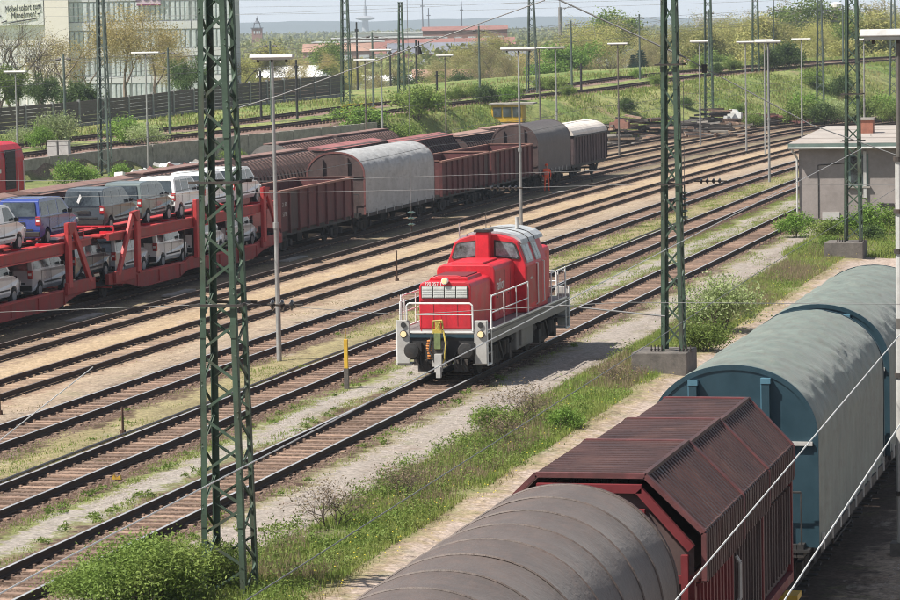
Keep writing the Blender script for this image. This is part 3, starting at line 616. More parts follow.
for i,(x,y0,y1,z) in enumerate([(-31.95,60,250,5.7),(-36.25,75,280,5.7),(-49.3,100,300,5.8)]):
    pts=[(x+bend(s),s,z+.2*math.sin(s*.11)**2) for s in range(y0,y1,10)]
    wire(['contact wire above the second track left of the locomotive track','contact wire above the sandy track with pale sleepers','contact wire above the brown hood wagons'][i],pts,.010,'wiredark')
for i,(off,dz,lab) in enumerate([(0,5.4,'contact wire over the near raised track'),(8.5,5.4,'contact wire over the far raised track'),(0,6.8,'messenger wire over the near raised track'),(8.5,6.8,'messenger wire over the far raised track')]):
    wire(lab,[(x,y,z+dz) for x,y,z,h in epath(off)][::3],.016,'wiredark')
def insulators(loc,d,n,label,m_='insul',r=.115):
    t=thing('insulator_string',label,'insulator',loc); v=Vector(d).normalized(); L=n*.19+.25
    mb=MB(); mb.cyl(-v*L/2,v*L/2,.022,.022,6); mb.build('rod',M['soot'],t)
    for i in range(n):
        c_=v*((i-(n-1)/2)*.19); mb=MB(); mb.cyl(c_-v*.05,c_,.04,r,10); mb.cyl(c_,c_+v*.03,r,r*.5,10); mb.build('insulator_disc',M[m_],t)
insulators((-17.55,59,5.60),(1,0,0),3,'three black insulator discs on the cross span beside the left lamp post')
insulators((-15.6,98.8,5.9),(1,0,0),4,'four black insulator discs on the cross span right of the mast on the block',r=.1)
insulators((-22.1,98.8,5.73),(1,0,0),5,'insulator discs on the cross span beside the orange worker',r=.085)
insulators((-25.1,98.8,4.8),(0,0,1),3,'hanging insulator string in front of the silver tarpaulin wagon','insulgr',.13)
insulators((-16.35,98.4,5.2),(0,0,1),5,'hanging insulator string beside the mast on the block','insulgr',.12)
wire('thin drop wire holding the hanging insulator before the silver wagon',[(-25.1,98.8,5.3),(-25.1,98.8,12.5)],.010,'wiredark')
wire('thin drop wire holding the hanging insulator at the mast on the block',[(-16.35,98.4,5.8),(-16.35,98.4,9.6)],.010,'wiredark')
mb=MB(); mb.cyl((0,0,-.12),(0,0,.12),.11,.05,8); mb.cyl((0,0,.12),(0,0,.3),.02,.02,6)
tag(mb.build('wire_weight',M['black'],loc=(-24.75,98.8,10.05)),'black cone weight hanging on the long wire in the sky','weight')
mb=MB(); mb.cyl((0,0,-.13),(0,0,.13),.075,.09,10); tag(mb.build('wire_weight',M['black'],loc=(-15.75,98.8,9.35)),'black cylinder hanging on the wire right of the mast on the block','weight')
# small things along the tracks
t=thing('marker_post','short yellow marker post with dark foot between two tracks','post',(-25.86,93.5,0))
b=MB(); b.box(-.06,.06,-.04,.04,.62,1.5); b.build('yellow_board',M['yellow'],t,bevel=.01); b=MB(); b.box(-.07,.07,-.05,.05,-.1,.62); b.build('foot',M['concdark'],t); b=MB(); b.cyl((0,0,1.5),(0,0,1.8),.010,.010,5); b.build('rod',M['yellow'],t)
for i,(x,y,h,l) in enumerate([(-29.1,82.5,.75,'thin dark stake standing in the dry grass left of the nearest mast'),(-34.2,86.5,.9,'thin stake between brown tracks at the left edge'),(-27.0,97.5,.35,'short dark stake on the grass strip beside the yellow marker'),(-34.6,133.5,1.3,'thin stake between the sandy tracks behind the locomotive'),(-42.4,217,1.4,'rusty stake between tracks right of the van wagon'),(-34.3,150.2,1.3,'thin stake near the roof of the locomotive cab')]):
    b=MB(); b.cyl((0,0,-.1),(0,0,h),.035,.03,6); b.cyl((0,0,-.05),(0,0,.12),.10,.08,8); tag(b.build('stake',M['rust'],loc=(x,y,0)),l,'stake')
b=MB(); b.prism([(-.10,0),(.13,0),(.10,.10),(-.01,.03),(-.06,.12)],'y',-.05,.05); tag(b.build('brake_shoe',M['yellow'],loc=(-26.3,74.0,0.02)),'small yellow brake shoe lying beside the track','brake shoe')
for i,(x,y,l) in enumerate([(-43.2,146,'pale plank lying in the shadow right of the open wagon'),(-42.6,127,'pale plank lying in the shadow under the car carrier'),(-42.7,116,'light board lying by the car carrier at the left'),(-42.2,203,'pale board on the ground beside the orange worker'),(-41.9,172,'pale board on the ground beside the brown open wagons')]):
    b=MB(); b.box(-.22,.22,-1.6,1.6,0,.07); tag(b.build('board',M['concrete'],loc=(x+.4,y,.01)),l,'board')

# ---------------------------------------------------------------- wagons
def wheelset(p,y,r=.46,z=.2,name='wheelset'):
    mb=MB(); mb.cyl((-.76,y,z+r),(.76,y,z+r),.07,.07,8)
    for s in (-1,1): mb.cyl((s*.68,y,z+r),(s*.80,y,z+r),r,r*.98,18); mb.cyl((s*.80,y,z+r),(s*.86,y,z+r),.14,.10,8)
    return mb.build(name,M['soot'],p)
def bogie(root,y,r=.46):
    mb=MB()
    for s in (-1,1):
        mb.prism([(y-1.25,.62),(y-1.15,.80),(y-.4,.86),(y+.4,.86),(y+1.15,.80),(y+1.25,.62),(y+.75,.55),(y+.45,.36),(y-.45,.36),(y-.75,.55)],'x',s*.98-.06,s*.98+.06)
        for d in (-.9,.9): mb.box(s*1.05-.1,s*1.05+.1,y+d-.15,y+d+.15,.5,.8)
        for d in (-.2,.0,.2): mb.cyl((s*1.06,y+d,.42),(s*1.06,y+d,.78),.07,.07,8)
    mb.box(-1,1,y-.2,y+.2,.6,.85); b=mb.build('bogie',M['soot'],root)
    for d in (-.9,.9): wheelset(b,y+d,r,.2,'wheel')
    return b
def buffers(root,L,z=1.22):
    for y,s in ((0,-1),(L,1)):
        for x in (-.875,.875):
            mb=MB(); mb.cyl((x,y-s*.0,z),(x,y+s*.35,z),.10,.09,10); mb.cyl((x,y+s*.36,z),(x,y+s*.42,z),.22,.22,14); mb.build('buffer',M['soot'],root)
        mb=MB(); mb.beam((0,y,z-.05),(0,y+s*.35,z-.15),.12,.12); mb.box(-.06,.06,min(y+s*.3,y+s*.42),max(y+s*.3,y+s*.42),z-.5,z-.05); mb.build('coupling_hook',M['soot'],root)
def underframe(root,L,bog=True,z=1.05,hw=1.25,r=.46,detail=True):
    mb=MB()
    for s in (-1,1): mb.box(s*hw-.06,s*hw+.06,.0,L,z,z+.24)
    mb.box(-hw+.07,hw-.07,.0,.14,z,z+.24); mb.box(-hw+.07,hw-.07,L-.14,L,z,z+.24); mb.box(-.2,.2,.2,L-.2,z-.1,z+.12); mb.build('underframe',M['black'],root)
    if bog:
        bogie(root,2.0,r); bogie(root,L-2.0,r)
    else:
        for y in (L*.2,L*.8):
            wheelset(root,y,.5)
            mb=MB()
            for s in (-1,1): mb.prism([(y-.75,1.0),(y-.2,.55),(y+.2,.55),(y+.75,1.0),(y+.72,1.06),(y,.8),(y-.72,1.06)],'x',s*1.03-.05,s*1.03+.05); mb.box(s*1.03-.09,s*1.03+.09,y-.16,y+.16,.5,.85)
            mb.build('leaf_spring',M['soot'],root)
    if detail:
        mb=MB(); mb.box(-.5,.7,L*.42,L*.42+.9,.55,1.0); mb.build('brake_box',M['soot'],root); mb=MB(); mb.cyl((-.3,L*.55,.75),(-.3,L*.55+1.1,.75),.2,.2,10); mb.build('brake_cylinder',M['soot'],root)
        for x in (-1.3,1.3):
            mb=MB(); mb.tube([(x,L*.36,.95),(x,L*.38,.6),(x,L*.62,.6),(x,L*.64,.95)],.025,5); mb.build('truss_rod',M['soot'],root)
    buffers(root,L)
def place(u,s0,name,label,cat,group=None): return thing(name,label,cat,(u+bend(s0+5),s0,0),-bang(s0+5),group)
def open_wagon(u,s0,L,label,m_,ht=3.25,ribs=9,rim='rimlight',lite=False):
    t=place(u,s0,'open_wagon',label,'open wagon','high sided open goods wagons'); w=1.45; zb=1.3
    underframe(t,L,True)
    b=MB(); b.box(-w+.04,w-.04,.06,L-.06,zb-.02,zb+.05); b.build('floor',M['rust'],t)
    n=ribs
    for s in (-1,1):
        for i in range(n):
            a,c=L*i/n,L*(i+1)/n; mb=MB(); x0,x1=sorted((s*(w-.07),s*(w-.02))); mb.box(x0,x1,a+.07,c-.07,zb,ht-.1); mb.build('side_panel',m_ if random.random()<.7 else M['darkwag' if random.random()<.35 else 'brownwag2'],t)
        for i in range(n+1):
            y=min(max(L*i/n,.07),L-.07); mb=MB(); x0,x1=sorted((s*(w-.08),s*(w+.075))); mb.prism([(x0,y-.075),(x1,y-.05),(x1,y+.05),(x0,y+.075)] if s>0 else [(x1,y-.075),(x0,y-.05),(x0,y+.05),(x1,y+.075)],'z',zb-.12,ht-.1); mb.build('side_post',m_,t)
        mb=MB(); x0,x1=sorted((s*(w-.09),s*(w+.09))); mb.box(x0,x1,0,L,ht-.09,ht+.0); mb.build('top_rim',M[rim] if not lite else m_,t)
    for y0,y1 in ((0,.08),(L-.08,L)):
        mb=MB(); mb.box(-w+.09,w-.09,y0,y1,zb,ht-.02); mb.build('end_wall',m_,t)
        mb=MB(); mb.box(-w+.09,w-.09,y0-.03,y1+.03,ht-.02,ht+.03); mb.build('end_rim',M[rim],t)
        for x in (-.7,0,.7): mb=MB(); yy=y0-.06 if y0==0 else y1; mb.box(x-.05,x+.05,yy,yy+.06,zb,ht-.05); mb.build('end_post',m_,t)
    return t
def arch(w,ze,zt,n=26,zb=1.25,p=2.1):
    """half section from the right side bottom over the crest to the left side bottom"""
    pts=[(w,zb),(w,zb+(ze-zb)*.5)]
    for i in range(n+1):
        a=math.pi*i/n; c,s=math.cos(a),math.sin(a); pts.append((w*math.copysign(abs(c)**(2/p),c),ze+(zt-ze)*abs(s)**(2/p)))
    return pts+[(-w,zb+(ze-zb)*.5),(-w,zb)]
def tarp_wagon(u,s0,L,label,tm,em,hoops=14,sag=.035,scallop=0.,w=1.5,ze=3.15,zt=4.45,name='tarpaulin_wagon',postc=None,y_end=.35,seg=6,edge=None,hoopm=None,bog=True,zb=1.2,seed=1):
    t=place(u,s0,name,label,'covered wagon','tarpaulin hooded wagons'); underframe(t,L,bog)
    prof=arch(w,ze,zt,30,zb); A=[]
    # resample section evenly
    d=[0]
    for a,b in zip(prof[:-1],prof[1:]): d.append(d[-1]+math.dist(a,b))
    NP=110; sec=[]
    for i in range(NP+1):
        x=d[-1]*i/NP; j=max(k for k in range(len(d)-1) if d[k]<=x+1e-9); f=(x-d[j])/(d[j+1]-d[j]); sec.append((prof[j][0]+(prof[j+1][0]-prof[j][0])*f,prof[j][1]+(prof[j+1][1]-prof[j][1])*f))
    sec=np.array(sec); nr=np.gradient(sec,axis=0); nr=np.stack([nr[:,1],-nr[:,0]],-1); nr/=np.linalg.norm(nr,axis=1,keepdims=True)
    y0,y1=y_end,L-y_end; NY=hoops*seg; ys_=np.linspace(y0,y1,NY+1)
    r_=np.random.default_rng(seed); k=np.arange(NP+1)/NP
    disp=np.zeros((NY+1,NP+1)); ph=(np.arange(NY+1)/seg)%1
    hoopn=(np.arange(NY+1)//seg)
    up=sstep((sec[:,1]-ze+.75)/1.5)
    disp-= (sag*np.sin(np.pi*ph)[:,None]**.8)*(.25+.75*up[None])
    if scallop:
        for h in range(hoops):
            rows=slice(h*seg,(h+1)*seg+1); fr=np.linspace(0,1,seg+1)
            for c0 in np.arange(.10,.92,.048):
                cc=c0+r_.uniform(-.014,.014)+.024*(h%2); am=scallop*r_.uniform(.3,1.3); wd=r_.uniform(.014,.024); sk=r_.uniform(-.02,.02)
                disp[rows]+=am*np.exp(-((k[None]-cc-sk*fr[:,None])/wd)**2)*(np.sin(np.pi*fr)**.7)[:,None]*up[None]
    for _ in range(110):
        yc,kc=r_.uniform(0,NY),r_.uniform(.05,.95); disp+=r_.uniform(-.012,.014)*np.exp(-((np.arange(NY+1)[:,None]-yc)/r_.uniform(1.5,7))**2-((k[None]-kc)/r_.uniform(.015,.06))**2)
    V=np.zeros((NY+1,NP+1,3)); V[...,0]=sec[None,:,0]+nr[None,:,0]*(disp+.03); V[...,1]=ys_[:,None]; V[...,2]=sec[None,:,1]+nr[None,:,1]*(disp+.03)
    ii=np.arange((NY+1)*(NP+1)).reshape(NY+1,NP+1); Q=np.stack([ii[:-1,:-1],ii[:-1,1:],ii[1:,1:],ii[1:,:-1]],-1).reshape(-1,4)
    me=npmesh('tarpaulin',V.reshape(-1,3),Q,tm,4); me.polygons.foreach_set('use_smooth',[True]*len(me.polygons)); inst('tarpaulin',me,t)
    for h in range(hoops+1):
        if hoopm is None: break
        y=y0+(y1-y0)*h/hoops; mb=MB(); P_=[(x+n_[0]*.033,y,z+n_[1]*.033) for (x,z),n_ in zip(sec[::2],nr[::2])]; mb.tube(P_,.017,4); mb.build('hoop',hoopm,t)
    # end walls: arched plate, framing posts, rail across at the eaves
    for y,s in ((y0-.03,-1),(y1+.03,1)):
        ym=y-.04 if s<0 else y
        mb=MB(); mb.prism([(x*.995,z) for x,z in prof],'y',ym,ym+.04); mb.build('end_wall',em,t)
        mb=MB(); n=len(prof)
        for a,b in zip(prof[:-1],prof[1:]): mb.beam((a[0],y+s*.03,a[1]),(b[0],y+s*.03,b[1]),.09,.06,(0,1,0))
        mb.build('end_arch',edge or em,t)
        for x in (-.72,.62):
            zt_=ze+(zt-ze)*math.sqrt(1-(x/w)**2)-.05; mb=MB(); yy=sorted((y+s*.045,y+s*.16)); mb.box(x-.07,x+.07,yy[0],yy[1],zb,zt_-.12); mb.build('end_post',em,t)
            if postc: mb=MB(); mb.box(x-.09,x-.072,yy[0],yy[1]+.01,zb,zt_-.12); mb.build('post_flange',postc,t); mb=MB(); mb.box(x-.09,x+.09,yy[0]-.01,yy[1]+.02,zt_-.12,zt_-.02); mb.build('post_head',postc,t)
        mb=MB(); yy=sorted((y+s*.05,y+s*.11)); mb.box(-w+.06,w-.06,yy[0],yy[1],ze-.12,ze-.05); mb.build('cross_rail',M['ltgrey'] if postc else em,t)
        mb=MB(); yy=sorted((y+s*.08,y+s*.34)); mb.box(-w+.1,w-.1,yy[0],yy[1],zb-.05,zb); mb.build('end_step',M['black'],t)
        mb=MB(); mb.tube([(w-.25,y+s*.3,zb),(w-.25,y+s*.3,zb+1.05),(.7,y+s*.3,zb+1.05),(.7,y+s*.3,zb)],.02,5); mb.build('hand_rail',M['black'],t)
    for s in (-1,1):
        mb=MB(); x0,x1=sorted((s*(w-.02),s*(w+.06))); mb.box(x0,x1,y0,y1,zb-.12,zb+.06); mb.build('bottom_rail',M['black'] if tm is not M['tarp6'] else M['soot'],t)
        for j in range(9):
            y=y0+.4+(y1-y0-.8)*j/8; mb=MB(); x0,x1=sorted((s*(w+.03),s*(w+.085))); mb.box(x0,x1,y-.03,y+.03,zb-.1,zb+.2); mb.build('tarp_latch',M['ltgrey'],t)
    return t
# right foreground train
tarp_wagon(TR[0],31.4,12.0,'nearest wagon with hooped taupe tarpaulin at the bottom centre',M['tarp1'],M['maroon'],10,.030,.004,w=1.52,zt=4.5,ze=3.0,hoopm=M['tarp1'],y_end=.15,seg=14,seed=3,edge=M['darkwag'])
tarp_wagon(TR[0],58.35,12.0,'grey teal tarpaulin wagon with a petrol blue end wall behind the ribbed hood wagon',M['tarp3'],M['blue'],20,.02,.045,postc=M['bluelt'],w=1.52,zt=4.5,ze=3.2,y_end=.35,seg=6,seed=5,edge=M['blue'])
tarp_wagon(TR[0],71.0,12.0,'farther grey teal tarpaulin wagon running to the right edge, last of its train',M['tarp3'],M['blue'],20,.02,.045,postc=M['bluelt'],w=1.52,zt=4.5,ze=3.2,y_end=.35,seg=6,seed=8,edge=M['blue'])
def hood_wagon():
    L=13.0; t=place(TR[0],43.9,'telescopic_hood_wagon','dark red brown wagon with three ribbed telescopic roof hoods between two tarpaulin wagons','covered wagon'); underframe(t,L-.6,True)
    # section (x,z): vertical side, sloped shoulder, flat top
    def sec(g): return [(1.44+g,1.35),(1.44+g,2.88),(1.44+g,3.42+g),(.70+g*.5,4.22+g),(-.70-g*.5,4.22+g),(-1.44-g,3.42+g),(-1.44-g,2.88),(-1.44-g,1.35)]
    Y=[1.2,4.75,8.05,11.6]
    for i in range(3):
        g=.14-.07*i; y0,y1=Y[i],Y[i+1]+.12; S=sec(g); hs=thing('roof_hood',None,None); hs.parent=t
        # ribbed sheet: saw profile along y
        pitch=.185; n=int((y1-y0)/pitch); ring=[]
        for j in range(n):
            a=y0+(y1-y0)*j/n; p_=(y1-y0)/n
            ring+= [(a,0),(a+p_*.38,0),(a+p_*.46,.07),(a+p_*.9,.07)]
        ring.append((y1,0)); poly=S[1:7]
        # outward normals per section vertex
        vs=[];fs=[];m_=len(poly)
        cx,cz=0,2.6
        for y,h in ring:
            for (x,z) in poly:
                dx,dz=(x-cx)/1.5,(z-cz)/1.6; l=math.hypot(dx,dz); vs.append((x+dx/l*h*1.1,y,z+dz/l*h*1.1))
        for a in range(len(ring)-1):
            for b in range(m_-1): fs.append((a*m_+b,a*m_+b+1,(a+1)*m_+b+1,(a+1)*m_+b))
        mb=MB(); mb.add(vs,fs); mb.build('ribbed_sheet',M['ribred'],hs)
        for y in (y0-.03,y1):
            mb=MB()
            for a,b in zip(S[1:6],S[2:7]): mb.beam((a[0]*1.03,y+.02,a[1]+.05),(b[0]*1.03,y+.02,b[1]+.05),.07,.11,(0,1,0))
            mb.build('edge_rail',M['brownwag'],hs)
        for xx,zz in ((.72+g*.5,4.25+g),(1.45+g,3.43+g)):
            mb=MB(); mb.beam((xx,y0,zz+.035),(xx,y1,zz+.035),.07,.06); mb.build('ridge_strip',M['ribred'],hs)
    # sides: sliding doors with vertical ribs
    for s in (-1,1):
        for i in range(3):
            y0,y1=Y[i]+.06,Y[i+1]-.06; dm=M['maroon'] if i==0 else M['darkwag']; mb=MB(); x0,x1=sorted((s*1.36,s*1.41)); mb.box(x0,x1,y0,y1,1.32,2.95); d=mb.build('side_door',dm,t)
            n=11
            for j in range(n):
                y=y0+.12+(y1-y0-.24)*j/(n-1); mb=MB(); x0,x1=sorted((s*1.412,s*1.475)); mb.box(x0,x1,y-.05,y+.05,1.45,2.80); mb.build('door_rib',dm,d)
        for y in Y: mb=MB(); x0,x1=sorted((s*1.38,s*1.49)); mb.box(x0,x1,y-.055,y+.055,1.25,3.0); mb.build('side_post',M['maroon'],t)
        mb=MB(); x0,x1=sorted((s*1.3,s*1.5)); mb.box(x0,x1,Y[0],Y[-1],1.14,1.30); mb.build('sill',M['maroon'],t)
    for y,s in ((Y[0]-.02,-1),(Y[3]+.02,1)):
        mb=MB(); S=sec(.09); yy=sorted((y,y+s*.03)); mb.prism([(x*.97,z*.985) for x,z in S],'y',*yy); mb.build('end_wall',M['darkwag'],t)
        mb=MB()
        for x in (-.75,.75,-1.36,1.36): mb.beam((x,y+s*.08,1.2),(x,y+s*.08,3.3 if abs(x)>1 else 3.95),.12,.10)
        mb.beam((-1.4,y+s*.08,2.95),(1.4,y+s*.08,2.95),.09,.12); mb.beam((1.46,y+s*.1,3.40),(.72,y+s*.1,4.22),.1,.12); mb.beam((-1.46,y+s*.1,3.40),(-.72,y+s*.1,4.22),.1,.12); mb.beam((-.76,y+s*.1,4.24),(.76,y+s*.1,4.24),.1,.12)
        mb.build('end_frame',M['maroon'],t)
    text('wagon_lettering','31 80 467',.22,M['ltgrey'],t,(1.43,2.1,1.75),(R(90),0,R(90)),.002)
    mb=MB(); mb.tube([(1.5,5.0,1.9),(1.56,5.0,2.0),(1.56,5.0,2.55),(1.5,5.0,2.65)],.03,6); mb.build('door_handle',M['ltgrey'],t)
    mb=MB(); mb.box(1.15,1.75,Y[-1]-1.4,Y[-1]-.9,1.02,1.12); mb.build('yellow_step',M['yellow'],t)
    return t
hood_wagon()
# car carrier train, open wagons, silver tarpaulin wagon and the rest on track 6
def car_carrier(s0,L,label,posts,mid):
    t=place(TR[6],s0,'car_carrier_wagon',label,'car carrier','two deck car carrier wagons'); w=1.5; rd=M['carred']
    for s in (-1,1):
        # lower side beam: deep gusset by the wheels, shallow in the wells
        pr=[(0,.85),(0,1.25),(2.0,1.30),(3.6,1.02),(L*.47-1.6,1.0),(L*.47-.5,1.2),(L*.47+.5,1.2),(L*.47+1.6,1.0),(L-3.6,1.02),(L-2.0,1.30),(L,1.25),(L,.85),(L-2.2,.72),(L-4,.42),(L*.47+2.2,.42),(L*.47+1,.66),(L*.47-1,.66),(L*.47-2.2,.42),(4,.42),(2.2,.72)]
        mb=MB(); mb.prism(pr,'x',s*w-.07,s*w+.07); mb.build('lower_side_beam',rd,t)
        mb=MB(); mb.beam((s*w,3.6,1.05),(s*w,L*.47-1.6,1.03),.26,.05); mb.beam((s*w,L*.47+1.6,1.03),(s*w,L-3.6,1.05),.26,.05); mb.build('beam_flange',M['redfade'],t)
        ud=[(.2,2.58),(.2,2.80),(L-.2,2.80),(L-.2,2.58),(L-3.5,2.43),(3.5,2.43)]
        mb=MB(); mb.prism(ud,'x',s*w-.05,s*w+.05); mb.build('upper_side_beam',rd,t)
        mb=MB(); mb.beam((s*w,.2,2.83),(s*w,L-.2,2.83),.22,.05); mb.beam((s*w,3.5,2.415),(s*w,L-3.5,2.415),.2,.05); mb.build('beam_flange',M['redfade'],t)
        for y,dr in posts:
            mb=MB(); mb.prism([(y-.20,1.1),(y+.20,1.1),(y+.20,3.6),(y-.20,3.6)],'x',s*w+.06,s*w+.24); mb.build('deck_post',M['redfade'],t,bevel=.03)
            if dr:
                y2=y+dr*2.3; mb=MB(); mb.prism([(y+dr*.26,3.55),(y+dr*.62,3.55),(y2+dr*.28,1.15),(y2-dr*.10,1.15)],'x',s*w+.08,s*w+.21); mb.build('brace_leg',M['redfade'],t,bevel=.02)
                mb=MB(); mb.prism([(y-.35,1.32),(y-.35,.85),(y2+dr*.5,.85),(y2+dr*.5,1.32)],'x',s*w+.075,s*w+.20); mb.build('gusset_plate',rd,t,bevel=.02)
                mb=MB(); mb.prism([(y-.2,3.6),(y+dr*.7,3.56),(y+dr*.2,3.15),(y-.1,3.15)],'x',s*w+.07,s*w+.275); mb.build('post_head',rd,t)
        for j in range(7):
            y=3.4+(L-6.8)*j/6; mb=MB(); x0,x1=sorted((s*w+s*.06,s*w+s*.11)); mb.box(x0,x1,y-.04,y+.04,.5,.98); mb.build('beam_stiffener',rd,t)
    for z,nm,mm_ in ((2.70,'upper_deck',M['redfade']),(.74,'lower_deck',M['soot'])):
        for x in (-.78,.78): mb=MB(); mb.box(x-.36,x+.36,.3,L-.3,z,z+.06); mb.build(nm,mm_,t)
        mb=MB()
        for j in range(int(L/1.4)): mb.box(-1.42,1.42,.6+j*1.4,.72+j*1.4,z-.08,z-.005)
        mb.build('cross_beams',rd,t)
    for y in (1.6,L*.47,L-1.6): wheelset(t,y,.38)
    mb=MB()
    for y in (1.6,L*.47,L-1.6):
        for s in (-1,1): mb.prism([(y-.7,.95),(y-.15,.55),(y+.15,.55),(y+.7,.95)],'x',s*1.03-.06,s*1.03+.06)
    mb.build('axle_springs',M['soot'],t); buffers(t,L,1.2)
    for y in (mid-.6,mid+.6) if mid else ():
        mb=MB(); mb.tube([(1.5,y,1.1),(1.5,y,3.4)],.04,5); mb.build('ladder_rail',M['soot'],t)
    # wheel chocks in brighter red
    for j in range(9):
        mb=MB(); y=1.5+j*(L-3)/8; mb.box(.7,1.3,y,y+.25,2.765,2.86); mb.build('wheel_chock',M['red'],t)
    mb=MB(); mb.tube([(1.5,L-.9,2.8),(1.5,L-.9,3.25),(-1.5,L-.9,3.25),(-1.5,L-.9,2.8)],.03,5); mb.tube([(1.5,.9,2.8),(1.5,.9,3.1),(-1.5,.9,3.1)],.03,5); mb.build('end_rail',M['red'],t)
    return t
car_carrier(121.4,23.4,'red two deck car carrier wagon right behind the nearest mast, loaded with vans',[(3.3,-1),(11.1,0),(21.0,1)],10.4)
car_carrier(96.3,23.4,'red two deck car carrier wagon at the left edge of the picture',[(3.0,-1),(11.1,0),(20.4,1)],11.8)

CARP={}
def make_car(body,kind='mpv'):
    """compact high-roofed van, rear at y=0, nose at y=4.4"""
    t=thing('car',None,None)
    arcp=lambda c:[(c+.37*math.cos(a),.34+.37*math.sin(a)) for a in [R(180-180*i/8) for i in range(9)]]
    low=[(.03,.32)]+[(.06,.30)]+arcp(.82)+arcp(3.55)+[(4.33,.26),(4.40,.42),(4.38,.68),(4.20,.92),(3.52,1.08),(0.02,1.08),(0,.62)]
    upp=[(0.02,1.08),(3.52,1.08),(2.78,1.70),(2.5,1.79),(1.2,1.83),(.35,1.80),(.16,1.72)]
    hw=lambda z:.885-max(0,z-1.08)*.17
    hl=lambda y,z:.885-(.10*max(0,(y-3.6)/.8)**2)-(.05 if z<.35 else 0)
    mb=MB()
    for poly,f in ((low,hl),(upp,lambda y,z:hw(z))):
        n=len(poly); mb.add([(-f(y,z),y,z) for y,z in poly]+[(f(y,z),y,z) for y,z in poly],[tuple(range(n))[::-1],tuple(range(n,2*n))]+[(i,(i+1)%n,n+(i+1)%n,n+i) for i in range(n) if not(poly is upp and i==0) and not(poly is low and poly[i]==(3.52,1.08))])
    mb.build('body',body,t,bevel=.065)
    def side(poly,nm,m_,off=.006):
        for s in (-1,1):
            mb=MB(); mb.add([(s*(hw(z)+off),y,z) for y,z in poly]+[(s*(hw(z)-.02),y,z) for y,z in poly],[tuple(range(len(poly)))]+[(i,(i+1)%len(poly),len(poly)+(i+1)%len(poly),len(poly)+i) for i in range(len(poly))]); mb.build(nm,m_,t)
    if kind!='van':
        side([(.22,1.16),(.98,1.16),(.98,1.68),(.33,1.68)],'quarter_window',M['glass']); side([(1.08,1.16),(1.98,1.16),(1.98,1.68),(1.08,1.68)],'rear_side_window',M['glass'])
    side([(2.08,1.16),(3.22,1.16),(2.70,1.63),(2.5,1.68),(2.08,1.68)],'front_side_window',M['glass'])
    mb=MB(); mb.quad((-.72,.012,1.14),(.72,.012,1.14),(.64,.14,1.68),(-.64,.14,1.68)); mb.quad((-.72,.03,1.14),(.72,.03,1.14),(.64,.16,1.68),(-.64,.16,1.68)); mb.v=[(x,y-.03,z) for x,y,z in mb.v]; mb.build('rear_window',M['glass'],t)
    mb=MB(); mb.quad((-.80,3.50,1.13),(.80,3.50,1.13),(.70,2.80,1.71),(-.70,2.80,1.71)); mb.quad((-.80,3.46,1.12),(.80,3.46,1.12),(.70,2.77,1.69),(-.70,2.77,1.69)); mb.build('windscreen',M['glass'],t)
    for s in (-1,1):
        mb=MB(); x0,x1=sorted((s*.70,s*.893)); mb.box(x0,x1,-.02,.10,.80,1.14); l=mb.build('tail_light',M['taillight'],t,bevel=.02)
        mb=MB(); x0,x1=sorted((s*.73,s*.86)); mb.box(x0,x1,-.028,-.018,.93,1.02); mb.build('reversing_lens',M['white'],l)
        mb=MB(); x0,x1=sorted((s*.60,s*.86)); mb.box(x0,x1,4.28,4.36,.66,.84); mb.build('headlight',M['ltgrey'],t,bevel=.02)
        mb=MB(); x0,x1=sorted((s*.90,s*1.06)); mb.box(x0,x1,3.0,3.12,1.12,1.28); mb.build('wing_mirror',M['black'] ,t,bevel=.02)
        for y in (.82,3.55):
            mb=MB(); x0,x1=sorted((s*.70,s*.885)); mb.lathe((x0,y,.32),[(.24,0),(.315,.02),(.32,.09),(.315,x1-x0-.02),(.24,x1-x0)],18,'x'); wl=mb.build('wheel',M['tyre'],t)
            mb=MB(); mb.lathe((s*.886-.006,y,.32),[(.2,0),(.2,.014)],14,'x'); mb.build('rim',M['rim'],wl)
        for yy in (1.03,2.03,3.28): mb=MB(); x0,x1=sorted((s*.883,s*.8895)); mb.box(x0,x1,yy,yy+.014,.45,1.08); mb.build('door_gap',M['black'],t)
        mb=MB(); x0,x1=sorted((s*.883,s*.897)); mb.box(x0,x1,1.28,3.1,.56,.62); mb.build('rub_strip',M['black'],t)
    mb=MB(); mb.box(-.86,.86,-.05,.04,.36,.56); mb.build('rear_bumper',M['black'],t,bevel=.02)
    mb=MB(); mb.box(-.27,.27,-.035,.0,.80,.92); mb.build('number_plate_recess',M['black'],t); mb=MB(); mb.box(-.6,-.02+.6,-.015,.005,.60,.66); mb.build('hatch_line',M['black'],t)
    mb=MB(); mb.box(-.84,.84,4.28,4.42,.28,.42); mb.build('front_bumper',M['black'],t,bevel=.02)
    return t
def carpaint(n,c): return mat(n,c,.32,var=.05,scale=1.2,coat=.7)
pw=carpaint('white_car_paint',(.88,.88,.86)); pb=carpaint('blue_car_paint',(.028,.055,.26)); pd_=carpaint('dark_grey_blue_car_paint',(.055,.068,.078)); pg=carpaint('grey_green_car_paint',(.13,.16,.155)); ps=carpaint('silver_car_paint',(.42,.43,.45))
proto={}
def car(paint,s,z,label,kind='mpv',u=TR[6],sc_=.99):
    key=kind
    if key not in proto: proto[key]=(make_car(paint,kind),paint); o=proto[key][0]
    else:
        o=dup(proto[key][0]); 
        if paint is not proto[key][1]: recolour(o,proto[key][1],paint)
    o.location=(u,s,z); o.scale=(sc_,sc_,sc_); tag(o,label,'car','cars on the car carrier'); return o
UD,LD=2.762,.80
car(pw,110.1,UD,'white panel van, leftmost car on the upper deck','van')
car(pb,115.8,UD,'blue van on the upper deck of the carrier','mpv')
car(pd_,123.0,UD+.0,'dark blue grey van with a white scratch like sticker on its rear window, upper deck')
